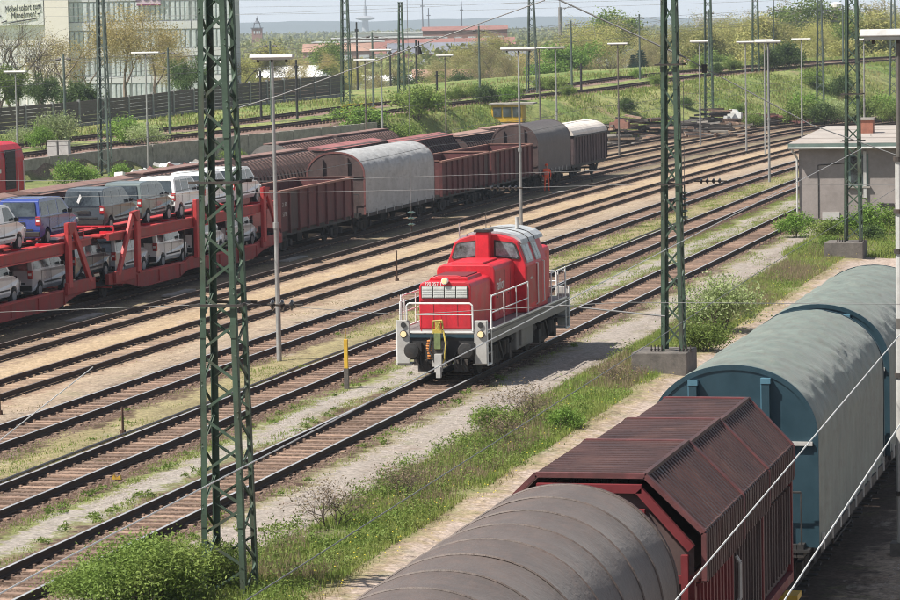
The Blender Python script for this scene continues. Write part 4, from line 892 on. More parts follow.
car(pg,127.6,UD,'grey green van between the dark van and a white van, upper deck')
car(pw,132.0,UD,'white van on the upper deck just left of the nearest mast')
car(pw,136.2,UD,'white van on the upper deck partly behind the nearest mast')
car(pw,140.5,UD,'white van at the right end of the upper deck')
car(pw,109.4,LD,'white van at the left edge on the lower deck')
car(ps,114.8,LD,'silver estate van with a red tail light on the lower deck, left wagon')
car(ps,124.2,LD,'silver van behind the red diagonal braces on the lower deck')
car(pw,129.4,LD,'white van in the middle of the lower deck under the grey green van')
car(pw,134.8,LD,'white van on the lower deck behind the nearest mast, left one')
car(pw,139.6,LD,'white van on the lower deck just right of the nearest mast')
car(pd_,119.5,LD,'dark grey van in the shade between the two carrier wagons').location.z=.95
b=MB(); b.add([(-.30,-.05,1.30),(-.22,-.05,1.22),(-.10,-.035,1.50),(-.16,-.035,1.62)],[(0,1,2,3)]); tag(b.build('sticker',M['white'],loc=(TR[6]+.05,123.0,UD-.02)),'white torn paper sticker on the dark van rear window','sticker')
a=open_wagon(TR[6],145.6,13.0,'rust brown open wagon next to the car carrier',M['brownwag'],ht=3.25,ribs=8)
text('wagon_lettering','31 80',.30,M['ltgrey'],a,(1.50,.72,2.55),(R(90),0,R(90)),.002); text('wagon_lettering','537 8',.30,M['ltgrey'],a,(1.50,.72,2.1),(R(90),0,R(90)),.002)
tarp_wagon(TR[6],160.3,15.8,'long wagon with a silver grey tarpaulin in the middle of the train',M['tarp6'],M['darkwag'],22,.045,.03,zt=4.4,ze=3.25,w=1.52,seed=11,edge=M['brownwag2'],y_end=.5,seg=4,hoopm=None)
open_wagon(TR[6],177.6,12.0,'dark red open wagon right of the silver tarpaulin wagon',M['brownwag'],ht=3.2,ribs=9)
open_wagon(TR[6],190.1,11.8,'dark red open wagon in front of the brown hooded wagon',M['brownwag'],ht=3.2,ribs=9)
tarp_wagon(TR[6],202.8,10.6,'short wagon with a smooth brown tarpaulin beside the orange worker',M['tarpbr'],M['darkwag'],10,.012,.0,zt=4.35,ze=3.1,seed=12,seg=3)
def van_wagon(u,s0,L,label,roofm,sidem,ze=3.15,zt=3.98,rib=12,grp='covered wagons with arched roofs'):
    t=place(u,s0,'van_wagon',label,'covered wagon',grp); underframe(t,L,False); w=1.4
    b=MB(); b.box(-w,w,0,L,1.25,ze); b.build('body',sidem,t)
    for s in (-1,1):
        for j in range(rib+1):
            y=.06+(L-.12)*j/rib; mb=MB(); x0,x1=sorted((s*(w+.003),s*(w+.06))); mb.box(x0,x1,y-.05,y+.05,1.3,ze-.06); mb.build('side_rib',sidem,t)
        mb=MB(); x0,x1=sorted((s*w,s*(w+.09))); mb.box(x0,x1,-.02,L+.02,ze-.06,ze+.06); mb.build('eaves_rail',M['black'],t)
    A=[(w*math.cos(math.pi*i/14)*1.03,ze+.06+(zt-ze-.06)*math.sin(math.pi*i/14)) for i in range(15)]; mb=MB(); mb.prism(A,'y',-.08,L+.08); mb.build('roof',roofm,t)
    return t
van_wagon(TR[6],214.4,11.0,'two axle van wagon with a cream white roof at the end of the train',mat('cream_roof',(.66,.60,.54),.7,var=.12,scale=1,dirt=(.4,.35,.3),dirtamt=.5),mat('dark_timber_wagon_side',(.085,.06,.062),.85,var=.35,scale=1.2,dirt=(.15,.10,.09),dirtamt=.5))
def ribbed_wagon(u,s0,L,label,roofm,ribm,endm=None,zt=4.3,kind='arch'):
    t=place(u,s0,'ribbed_hopper_wagon',label,'covered wagon','ribbed roof wagons behind the car train'); underframe(t,L,True,detail=False); w=1.42; ze=2.7
    if kind=='arch': S=[(w,1.25),(w,ze)]+[(w*math.cos(a),ze+(zt-ze)*math.sin(a)**.9) for a in [R(10+160*i/12) for i in range(13)]]+[(-w,ze),(-w,1.25)]
    else: S=[(w,1.25),(w,2.5),(w*.98,3.0),(.95,zt-.35),(.85,zt-.12),(0,zt),(-.85,zt-.12),(-.95,zt-.35),(-w*.98,3.0),(-w,2.5),(-w,1.25)]
    b=MB(); b.prism(S,'y',.15,L-.15); b.build('shell',roofm if kind=='arch' else ribm,t)
    n=int(L/.62)
    for j in range(n+1):
        y=.2+(L-.4)*j/n; mb=MB(); P_=S if kind=='arch' else S[:5]+S[6:]
        if kind=='arch':
            for a,c_ in zip(S[1:6],S[2:7]): mb.beam((a[0]*1.01,y,a[1]+.01),(c_[0]*1.01,y,c_[1]+.01),.10,.07,(0,1,0))
        else:
            for a,c_ in zip(S[:3],S[1:4]): mb.beam((a[0]+.02,y,a[1]+.01),(c_[0]+.02,y,c_[1]+.01),.09,.09,(0,1,0))
        mb.build('roof_rib',ribm,t)
    if kind!='arch':
        mb=MB(); mb.add([(-1.0,.05,zt-.16),(1.0,.05,zt-.16),(1.0,L-.05,zt-.16),(-1.0,L-.05,zt-.16),(0,.05,zt+.03),(0,L-.05,zt+.03)],[(0,1,4),(2,3,5),(1,2,5,4),(3,0,4,5),(0,3,2,1)]); mb.build('roof_panel',roofm,t)
    else:
        mb=MB(); mb.box(-.45,.45,.1,L-.1,zt-.02,zt+.05); mb.build('roof_walkway',roofm,t)
    for y in (.1,L-.16):
        mb=MB(); mb.prism([(x*1.015,z*1.006) for x,z in S],'y',y,y+.06); e=mb.build('end_wall',endm or ribm,t)
    if endm:
        mb=MB(); mb.box(-.4,.4,.05,.095,2.9,3.4); mb.build('end_window',M['black'],t)
        for x in (-1.0,-.55,.55,1.0): mb=MB(); mb.box(x-.04,x+.04,.04,.098,1.3,3.7); mb.build('end_post',endm,t)
    return t
for i,(s0,L,l,rm,kd) in enumerate([(84,13,'brown ribbed hopper wagon at the far left behind the white van','brownroof','pitch'),(98.5,13,'brown hopper wagon behind the blue van','brownroof','pitch'),(113,13,'brown hopper wagon behind the dark van','brownroof','pitch'),(127.5,13.2,'brown ribbed wagon behind the white vans on the upper deck','brownroof','pitch'),(142.2,13.4,'brown ribbed wagon behind the first open wagon','brownroof','arch'),(157,12.8,'brown ribbed wagon behind the silver tarpaulin wagon end','brownroof','arch'),
    (171.3,14,'wagon with a broad faded maroon red roof behind the silver tarpaulin wagon','redroof','pitch'),(187,14.6,'wagon with a dusky maroon roof and dark ribbed flank','redroof','pitch'),(203,9.6,'wagon with a dusty tan roof left of the brown hooded wagon','tanroof','pitch'),(213.4,10,'wagon with a tan arched roof behind the brown hooded wagon','tanroof','arch')]):
    ribbed_wagon(TR[7],s0,L,l,M[rm],M['darkwag'],None,4.25 if s0<180 else (4.0 if s0<200 else 3.8),kd)
ribbed_wagon(TR[8],179.5,12,'farthest ribbed wagon with a grey end wall and small window',M['brownroof'],M['darkwag'],M['greyframe'],4.15)
ribbed_wagon(TR[8],192.2,12.4,'farthest ribbed wagon, right hand one below the yellow bush',M['brownroof'],M['darkwag'],None,4.15)
open_wagon(TR[8],120,13,'low rusty open wagon behind the brown roofs at the far left',M['rust'],ht=2.75,ribs=8)
open_wagon(TR[8],134,13,'rusty open wagon behind the dark van roof',M['rust'],ht=2.9,ribs=8)
open_wagon(TR[8],148,13,'rusty open wagon in front of the lime bush by the wall',M['rust'],ht=2.9,ribs=8)
open_wagon(TR[8],162.4,13,'rusty open wagon left of the wagon with a grey end wall',M['rust'],ht=2.8,ribs=8)
# red rail vehicle, far left
t=thing('rail_vehicle','red rounded rail vehicle end with a dark louvred panel at the far left edge','rail vehicle',(-71.3,170.0,0)); underframe(t,12,True,detail=False)
b=MB(); b.prism([(-1.45,1.35),(1.45,1.35),(1.5,1.6),(1.5,3.5),(1.38,4.0),(1.1,4.3),(.6,4.45),(-.6,4.45),(-1.1,4.3),(-1.38,4.0),(-1.5,3.5),(-1.5,1.6)],'y',.2,11.9); b.build('body',M['red'],t,bevel=.25)
b=MB(); b.box(1.48,1.53,8.6,10.2,1.7,4.0); p=b.build('louvre_panel',M['black'],t)
for q_ in range(8): b=MB(); b.box(1.531,1.56,8.7,10.1,1.85+q_*.27,1.93+q_*.27); b.build('louvre',M['soot'],p)
b=MB(); b.box(1.49,1.52,6.9,7.9,2.7,2.95); b.build('white_label',M['white'],t)
for y in (10.5,11.4): b=MB(); b.cyl((1.56,y,1.3),(1.56,y,3.3),.025,.025,6); b.build('handrail',M['white'],t)

# ---------------------------------------------------------------- diesel locomotive
def loco():
    t=thing('diesel_locomotive','red diesel shunting locomotive with white handrails coming down the middle track','locomotive',(-23.16,94.6,0)); L=12.4; hw=1.39
    rd,wh,gf,bk=M['red'],M['white'],M['greyframe'],M['black']
    b=MB(); b.box(-hw,hw,.02,L-.02,1.56,1.66); b.build('deck',M['greyframe'],t)
    for s in (-1,1):
        mb=MB(); x0,x1=sorted((s*(hw-.1),s*(hw+.02))); mb.box(x0,x1,.62,L-.62,1.24,1.555); mb.build('side_frame_beam',gf,t)
        mb=MB(); mb.beam((s*(hw+.03),.55,1.67),(s*(hw+.03),L-.55,1.67),.035,.05); mb.build('frame_edge_strip',wh,t)
    for y,s in ((0,-1),(L,1)):
        yy=lambda a,b_:tuple(sorted((y+s*a,y+s*b_)))
        mb=MB(); mb.box(-.99,.99,*yy(-.02,-.3),.78,1.44); mb.build('buffer_beam',bk,t)
        mb=MB(); mb.box(-.99,.99,*yy(-.3,.02),1.45,1.555); mb.build('deck_lip',M['blue'],t)
        mb=MB(); mb.box(-.98,.98,*yy(.021,.04),1.60,1.66); mb.build('white_deck_edge',wh,t)
        for x in (-.83,.83):
            mb=MB(); mb.cyl((x,y,1.1),(x,y+s*.42,1.1),.13,.12,12); mb.box(x-.2,x+.2,*yy(-.02,.05),.9,1.3); bf=mb.build('buffer',bk,t)
            mb=MB(); mb.lathe((x,y+s*.42,1.1),[(.235,0),(.245,s*.03),(.22,s*.07),(.1,s*.085)],18,'y'); mb.build('buffer_head',bk,bf)
            # end plate with two lamps
            x0,x1=sorted((math.copysign(1.0,x),math.copysign(1.39,x))); mb=MB(); mb.box(x0,x1,*yy(-.03,.03),.66,1.98); pl=mb.build('end_plate',M['ltgrey'],t,bevel=.02)
            mb=MB(); xc=(x0+x1)/2-.02*s; mb.cyl((xc,y+s*.03,1.84),(xc,y+s*.07,1.84),.075,.085,12); mb.build('marker_lamp',M['black'],pl)
            mb=MB(); mb.cyl((xc,y+s*.03,1.56),(xc,y+s*.09,1.56),.085,.095,14); mb.build('head_lamp',M['headlamp'],pl)
            mb=MB(); mb.cyl((xc,y+s*.03,1.56),(xc,y+s*.075,1.56),.115,.115,14); mb.build('lamp_rim',M['soot'],pl)
            # steps in the recess behind the plate
            sx_=math.copysign(1,x)
            for z in (.62,.95,1.28): mb=MB(); xa,xb=sorted((sx_*.95,sx_*1.40)); mb.box(xa,xb,*yy(-.04,-.55),z,z+.04); mb.build('step',M['greyframe'] if z>.7 else M['ltgrey'],t)
            mb=MB(); xe=sx_*1.40; mb.tube([(xe,y-s*.58,.62),(xe,y-s*.58,2.70)],.022,6); mb.tube([(xe,y-s*.02,1.98),(xe,y-s*.02,.62),(xe,y-s*.58,.62)],.022,6); mb.tube([(xe,y-s*.02,1.6),(xe-sx_*.0,y-s*.3,1.6)],.018,6); mb.build('stair_handrail',wh,t)
            mb=MB(); xo=sx_*1.15; mb.tube([(sx_*1.3,y-s*.05,1.98),(sx_*1.3,y-s*.05,2.52),(sx_*1.3,y-s*.62,2.56),(sx_*1.3,y-s*.62,1.66)],.02,6); 
            if (s<0 and x<0) or s>0: mb.build('corner_handrail',wh,t)
        # front rail
        mb=MB(); pts=[(-1.07,y+s*.04,1.98),(-1.07,y+s*.04,2.42),(-1.0,y+s*.04,2.49),(.90,y+s*.04,2.49),(.97,y+s*.04,2.42),(.97,y+s*.04,1.66)]; mb.tube(pts,.026,8); mb.build('front_handrail',wh,t)
        mb=MB(); mb.tube([(-.78,y+s*.04,2.15),(.97,y+s*.04,2.15)],.022,8); mb.build('middle_handrail',wh,t)
        for x in (-.62,0.0): mb=MB(); mb.tube([(x,y+s*.04,1.66),(x,y+s*.04,2.15)],.014,6); mb.build('rail_stanchion',M['red'],t)
        # snow guards, hoses, coupler
        for x in (-.55,.55): mb=MB(); mb.box(x-.22,x+.22,*yy(-.1,-.04),.42,.8); mb.build('rail_guard',bk,t)
        for x,z0 in ((-.62,.95),(-.42,1.0),(.42,1.0),(.62,.95)):
            mb=MB(); mb.tube([(x,y+s*.02,z0),(x,y+s*.16,z0-.08),(x+.03,y+s*.2,z0-.3),(x+.08,y+s*.12,z0-.46)],.028,6); mb.build('brake_hose',bk,t)
        cp=MB(); cp.box(-.17,.17,*yy(-.0,.35),.80,1.12); cp=cp.build('coupler_body',M['soot'],t)
        mb=MB(); mb.box(-.13,.02,*yy(.2,.32),1.05,1.95); mb.box(-.20,.08,*yy(.18,.34),1.62,1.72); mb.tube([(-.22,y+s*.26,1.72),(-.2,y+s*.26,1.98),(.08,y+s*.26,2.0),(.1,y+s*.26,1.74)],.03,6); mb.tube([(-.2,y+s*.3,1.6),(.05,y+s*.3,1.95)],.025,6); mb.build('coupler_mast',mat('grimy_yellow_paint',(.42,.32,.06),.6,var=.4,scale=6,dirt=(.12,.09,.03),dirtamt=.6),cp)
        mb=MB(); mb.box(-.15,.05,*yy(.33,.40),1.15,1.62); mb.build('coupler_plate',mat('olive_coupler_paint',(.16,.20,.08),.6,var=.3,scale=5),cp)
        mb=MB(); mb.box(-.12,.10,*yy(.34,.52),.45,1.0); mb.box(-.20,.18,*yy(.3,.45),.62,.80); mb.box(-.06,.08,*yy(.4,.6),.30,.62); mb.build('coupler_jaw',M['ltgrey'],cp)
        mb=MB(); mb.tube([(-.25,y+s*.3,1.5),(-.3,y+s*.4,1.1),(-.1,y+s*.45,.7),(.12,y+s*.42,.9),(.2,y+s*.3,1.35)],.03,6); mb.build('coupler_cable',M['black'],cp)
        mb=MB(); mb.tube([(.12,y+s*.3,1.7),(.22,y+s*.42,1.3),(.18,y+s*.45,.85),(.05,y+s*.4,.6)],.028,6); mb.build('coupler_cable',mat('grimy_yellow_paint',(.42,.32,.06),.6,var=.4,scale=6,dirt=(.12,.09,.03),dirtamt=.6),cp)
        for q_ in range(7): mb=MB(); xx=-.75+q_*.25; mb.box(xx-.05,xx+.05,*yy(.0,.10+.04*(q_%3)),.62+.07*(q_%2),.80); mb.build('beam_bracket',M['soot'],cp)
        mb=MB()
        for i in range(8): mb.lathe((-.34+.02*math.sin(i),y+s*.22,.82+i*.075),[(.05,0),(.085,.02),(.085,.045),(.05,.06)],10)
        mb.build('orange_spring_hose',mat('orange_hose',(.55,.22,.06),.6,var=.3,scale=6),cp)
    # hoods
    def hood(y0,y1,w,z1,nm,bev=.10):
        S=[(-w,1.66),(w,1.66),(w,z1-.16),(w-.05,z1-.05),(w-.18,z1),(-w+.18,z1),(-w+.05,z1-.05),(-w,z1-.16)]
        mb=MB(); mb.prism(S,'y',y0,y1); return mb.build(nm,rd,t,bevel=.035)
    h1=hood(.5,3.25,.81,3.10,'front_hood'); h2=hood(3.25,6.1,.92,3.40,'engine_hood'); h3=hood(9.35,11.7,.90,3.45,'rear_hood')
    # front face: grille windows, frame, number, lamp
    fr=MB(); fr.box(-.73,.71,.465,.499,2.60,2.97); fr=fr.build('grille_frame',M['soot'],h1)
    for i in range(4):
        a=-.72+i*.357; mb=MB(); mb.box(a+.012,a+.340,.450,.464,2.615,2.955); g=mb.build('grille_panel',mat('pale_louvre_paint',(.60,.61,.58),.6,var=.1,scale=3,dirt=(.35,.33,.30),dirtamt=.4),h1)
        mb=MB()
        for j in range(7): mb.box(a+.02,a+.332,.441,.449,2.64+j*.042,2.650+j*.042)
        mb.build('grille_slat',mat('pale_louvre_paint',(.60,.61,.58)),g)
    text('number','290 057-1',.165,wh,h1,(-.36,.497,3.03),(R(90),0,0),.002,sx=.8)
    mb=MB(); mb.cyl((.02,.56,3.13),(.02,.38,3.13),.095,.105,16); mb.build('top_lamp_housing',wh,h1); mb=MB(); mb.cyl((.02,.38,3.13),(.02,.365,3.13),.085,.075,16); mb.build('top_lamp_lens',M['headlamp'],h1)
    for x in (-.36,.02,.38): mb=MB(); mb.box(x-.006,x+.006,.492,.499,1.75,2.55); mb.build('door_seam',M['maroon'],h1)
    mb=MB(); mb.box(-.77,.77,.488,.499,2.50,2.52); mb.build('panel_seam',M['maroon'],h1)
    mb=MB(); mb.prism([(-.62,3.10),(.62,3.10),(.56,3.2),(-.56,3.2)],'y',1.0,2.85); mb.build('fan_housing',rd,h1,bevel=.02)
    mb=MB(); mb.box(-.5,.5,1.15,2.7,3.203,3.23)
    mb.build('fan_grille',M['maroon'],h1)
    mb=MB(); mb.tube([(-.55,.9,3.16),(-.3,.9,3.24),(.3,.9,3.24),(.55,.9,3.16)],.022,6); mb.build('lifting_rail',rd,h1)
    mb=MB(); mb.box(-.5,.5,3.5,5.5,3.403,3.46); mb.build('hood_hatch',rd,h2,bevel=.02)
    for s in (-1,1):
        for y in (3.9,4.75,5.45): mb=MB(); x0,x1=sorted((s*.921,s*.928)); mb.box(x0,x1,y-.008,y+.008,1.8,3.15); mb.build('door_seam',M['maroon'],h2)
        for y in (1.2,1.9,2.55): mb=MB(); x0,x1=sorted((s*.781,s*.788)); mb.box(x0,x1,y-.008,y+.008,1.8,2.95); mb.build('door_seam',M['maroon'],h1)
        for y in (3.5,4.3,5.1):
            mb=MB(); x0,x1=sorted((s*.921,s*.945)); mb.box(x0,x1,y,y+.10,2.35,2.4); mb.build('door_latch',M['soot'],h2)
        mb=MB(); x0,x1=sorted((s*.9215,s*.926)); mb.box(x0,x1,3.32,4.72,1.95,3.18); mb.build('faded_panel',M['redfade'],h2)
        text('company_name','railion',.50,wh,h2,(s*.932,4.02,2.74),(R(90),0,R(90*s)),.002,sx=.9)
        for y in (9.9,10.5,11.1): mb=MB(); x0,x1=sorted((s*.901,s*.908)); mb.box(x0,x1,y-.008,y+.008,1.8,3.2); mb.build('door_seam',M['maroon'],h3)
    # cab: lower box, inclined upper walls, arched roof
    S=[(-1.30,1.66),(1.30,1.66),(1.30,3.15),(1.03,3.90),(.85,4.02),(.45,4.14),(0,4.18),(-.45,4.14),(-.85,4.02),(-1.03,3.90),(-1.30,3.15)]
    mb=MB(); mb.prism(S,'y',6.1,9.35); cab=mb.build('cab',rd,t,bevel=.03)
    RS=[(1.10,3.84),(1.06,3.96),(.88,4.09),(.66,4.165),(.40,4.22),(0,4.25),(-.40,4.22),(-.66,4.165),(-.88,4.09),(-1.06,3.96),(-1.10,3.84),(-1.0,3.90),(-.84,4.025),(-.45,4.145),(0,4.185),(.45,4.145),(.84,4.025),(1.0,3.90)]
    mb=MB(); mb.prism(RS,'y',6.45,9.75); mb.build('cab_roof',mat('pale_grey_roof',(.42,.44,.45),.45,var=.2,scale=1.5,dirt=(.18,.18,.18),dirtamt=.6),cab)
    for yy_ in (7.5,8.4): mb=MB(); mb.prism([(x*1.01,z*1.004) for x,z in RS],'y',yy_,yy_+.05); mb.build('roof_seam',M['soot'],cab)
    mb=MB(); mb.cyl((-.55,8.6,4.1),(-.55,8.6,4.85),.014,.010,6); mb.build('aerial',M['soot'],cab); mb=MB(); mb.cyl((.55,8.3,4.2),(.55,8.3,4.58),.06,.06,8); mb.build('roof_horn',M['ltgrey'],cab); mb=MB(); mb.cyl((-.9,6.3,3.98),(-.9,6.3,4.5),.02,.02,6); mb.build('whistle',M['ltgrey'],cab)
    for sy,yf in ((-1,6.1),(1,9.35)):
        for s in (-1,1):
            W_=[(s*.28,3.46),(s*1.04,3.36),(s*1.10,3.42),(s*.95,3.84),(s*.88,3.89),(s*.28,3.98)]; y0,y1=sorted((yf+sy*.001,yf+sy*.03)); mb=MB(); mb.prism([(x*1.03-s*.01,z+.0) for x,z in W_],'y',y0,y1); fw=mb.build('window_frame',M['soot'],cab)
            cx=sum(x for x,z in W_)/6;cz=sum(z for x,z in W_)/6; y0,y1=sorted((yf+sy*.031,yf+sy*.036)); mb=MB(); mb.prism([(cx+(x-cx)*.90,cz+(z-cz)*.86) for x,z in W_],'y',y0,y1); mb.build('pane',M['cabglass'],fw)
    for s in (-1,1):
        P=lambda f,y,o: (s*(1.30-.27*f+.94*o),y,3.15+.75*f+.34*o)
        for y0,y1 in ((6.35,7.35),(7.75,8.5)):
            mb=MB(); mb.add([P(.10,y0,.004),P(.10,y1,.004),P(.90,y1,.004),P(.90,y0,.004),P(.10,y0,.03),P(.10,y1,.03),P(.90,y1,.03),P(.90,y0,.03)],[(0,1,2,3),(4,5,6,7),(0,1,5,4),(1,2,6,5),(2,3,7,6),(3,0,4,7)]); fw=mb.build('side_window_frame',M['ltgrey'],cab)
            for k in range(2):
                ya=y0+.05+k*(y1-y0-.05)/2; yb=ya+(y1-y0-.15)/2; mb=MB(); mb.add([P(.18,ya,.034),P(.18,yb,.034),P(.82,yb,.034),P(.82,ya,.034)],[(0,1,2,3)]); mb.build('pane',M['cabglass'],fw)
        mb=MB(); x0,x1=sorted((s*1.301,s*1.318)); mb.box(x0,x1,7.7,8.5,1.75,3.12); d=mb.build('cab_door',M['redfade'],cab,bevel=.01)
        mb=MB(); x0,x1=sorted((s*1.302,s*1.312)); mb.box(x0,x1,6.25,7.6,1.9,3.1); mb.build('side_panel',M['redfade'],cab)
        for y in (7.62,8.58): mb=MB(); x=s*1.37; mb.tube([(s*1.3,y,1.8),(x,y,1.85),(x,y,3.15),(s*1.3,y,3.14)],.018,6); mb.build('door_handrail',wh,cab)
        text('company_name','railion',.16,wh,cab,(s*1.316,6.9,2.72),(R(90),0,R(90*s)),.002)
        # long side handrails
        for ya,yb,zt in ((.62,5.9,2.66),(9.5,L-.62,2.66)):
            x=s*1.40; mb=MB(); mb.tube([(x,ya,1.66),(x,ya,zt-.06),(x,ya+.06,zt),(x,yb-.0,zt),(x,yb,1.66)],.024,7); mb.tube([(x,ya,2.15),(x,yb,2.15)],.019,6)
            n=max(2,round((yb-ya)/1.75))
            for j in range(1,n): mb.tube([(x,ya+(yb-ya)*j/n,1.66),(x,ya+(yb-ya)*j/n,zt)],.018,6)
            mb.build('side_handrail',wh,t)
    mb=MB(); mb.prism([(-.23,3.38),(.23,3.38),(.21,4.26),(-.21,4.26)],'y',5.62,6.09); ex=mb.build('exhaust_stack',rd,t,bevel=.04); mb=MB(); mb.box(-.26,.26,5.58,6.14,4.261,4.33); mb.build('exhaust_cap',bk,ex)
    # running gear
    for yc in (2.75,L-2.75):
        mb=MB()
        for s in (-1,1):
            mb.prism([(yc-1.7,.78),(yc-1.6,1.02),(yc-.5,.98),(yc+.5,.98),(yc+1.6,1.02),(yc+1.7,.78),(yc+1.1,.58),(yc+.6,.44),(yc-.6,.44),(yc-1.1,.58)],'x',s*1.02-.07,s*1.02+.07)
            for d in (-1.25,1.25): mb.box(s*1.12-.1,s*1.12+.1,yc+d-.17,yc+d+.17,.45,.92)
            for d in (-.95,-.6,.6,.95): mb.cyl((s*1.13,yc+d,.62),(s*1.13,yc+d,1.05),.10,.10,10)
            mb.beam((s*1.18,yc-.3,1.15),(s*1.18,yc+.3,.55),.07,.10)
        bg_=mb.build('bogie',M['soot'],t)
        for d in (-1.25,1.25): wheelset(bg_,yc+d,.5,.2,'wheel')
        for d in (-1.85,1.85): mb=MB(); mb.cyl((0.9,yc+d,.95),(.9,yc+d,1.3),.11,.09,8); mb.build('sand_box',M['soot'],bg_)
    mb=MB(); mb.box(-1.22,1.22,4.9,7.4,.58,1.235); mb.build('fuel_tank',gf,t,bevel=.04)
    mb=MB(); mb.box(-1.30,1.30,5.3,6.4,.68,1.20); mb.build('battery_box',M['greyframe'],t,bevel=.02)
    for s in (-1,1): mb=MB(); mb.cyl((s*1.0,4.4,1.0),(s*1.0,4.85,1.0),.17,.17,12); mb.cyl((s*1.0,7.5,1.0),(s*1.0,8.2,1.0),.16,.16,12); mb.build('air_reservoir',M['soot'],t)
loco()

# ---------------------------------------------------------------- worker in orange
def worker(loc,rz):
    t=thing('person','railway worker in orange overalls and cap standing beside the brown hooded wagon','person',loc,rz)
    J={'pel':(0,0,.95),'ch':(0,0,1.28),'nk':(0,.01,1.50),'hd':(0,.02,1.60),'tp':(0,.02,1.74)}
    V=[];rad=[];Ed=[]
    def add(p,r,par=None):
        V.append(p);rad.append(r); 
        if par is not None: Ed.append((par,len(V)-1))
        return len(V)-1
    pe=add((0,0,.95),.15); ch=add((0,0,1.15),.15,pe); c2=add((0,0,1.36),.17,ch); nk=add((0,.01,1.49),.06,c2)
    for s in (-1,1):
        h=add((s*.10,0,.88),.10,pe); k=add((s*.13,.02+.05*s,.50),.075,h); a=add((s*.15,.0+.08*s,.10),.055,k); add((s*.16,.13+.08*s,.05),.045,a)
        sh=add((s*.20,0,1.40),.075,c2); e=add((s*.28,-.02,1.13),.055,sh); w_=add((s*.24,.14,.93),.042,e)
    me=bpy.data.meshes.new('body'); me.from_pydata(V,Ed,[]); me.materials.append(M['orange']); o=inst('body',me,t)
    md=o.modifiers.new('skin','SKIN'); 
    for sv,r in zip(me.skin_vertices[0].data,rad): sv.radius=(r,r*.8)
    me.skin_vertices[0].data[0].use_root=True
    o.modifiers.new('sub','SUBSURF').levels=1; o.modifiers['sub'].render_levels=2
    mb=MB(); mb.lathe((0,.015,1.49),[(.055,0),(.06,.06),(.085,.12),(.095,.18),(.085,.24),(.04,.275)],14); mb.box(-.018,.018,.09,.125,1.60,1.645); hd=mb.build('head',M['skin'],t,smooth=True)
    mb=MB(); mb.lathe((0,.01,1.66),[(.102,0),(.105,.04),(.09,.09),(.04,.12)],14); mb.box(-.07,.07,.07,.19,1.665,1.685); mb.build('cap',M['orange'],hd)
    for s in (-1,1):
        mb=MB(); mb.add([(s*.24-.04,.12,.95),(s*.24+.04,.12,.95),(s*.24+.035,.17,.85),(s*.24-.035,.17,.85),(s*.24-.04,.16,.95),(s*.24+.04,.16,.95),(s*.24+.03,.20,.86),(s*.24-.03,.20,.86)],[(0,3,2,1),(4,5,6,7),(0,1,5,4),(1,2,6,5),(2,3,7,6),(3,0,4,7)])
        for f in range(4): mb.tube([(s*.24-.028+f*.019,.18,.86),(s*.24-.026+f*.018,.20,.80-.01*(f in(1,2))),(s*.24-.024+f*.017,.19,.76-.01*(f in(1,2)))],.009,5)
        mb.tube([(s*.24-s*.04,.15,.92),(s*.24-s*.06,.19,.87),(s*.24-s*.05,.21,.84)],.011,5); mb.build('hand',M['skin'],t)
    for z in (1.10,1.22): mb=MB(); mb.lathe((0,0,z),[(.158,0),(.162,.02),(.158,.045)],16); mb.v=[(x,y*.82,z_) for x,y,z_ in mb.v]; mb.build('reflective_band',M['ltgrey'],t)
worker((-42.95,204.6,.02),R(200))

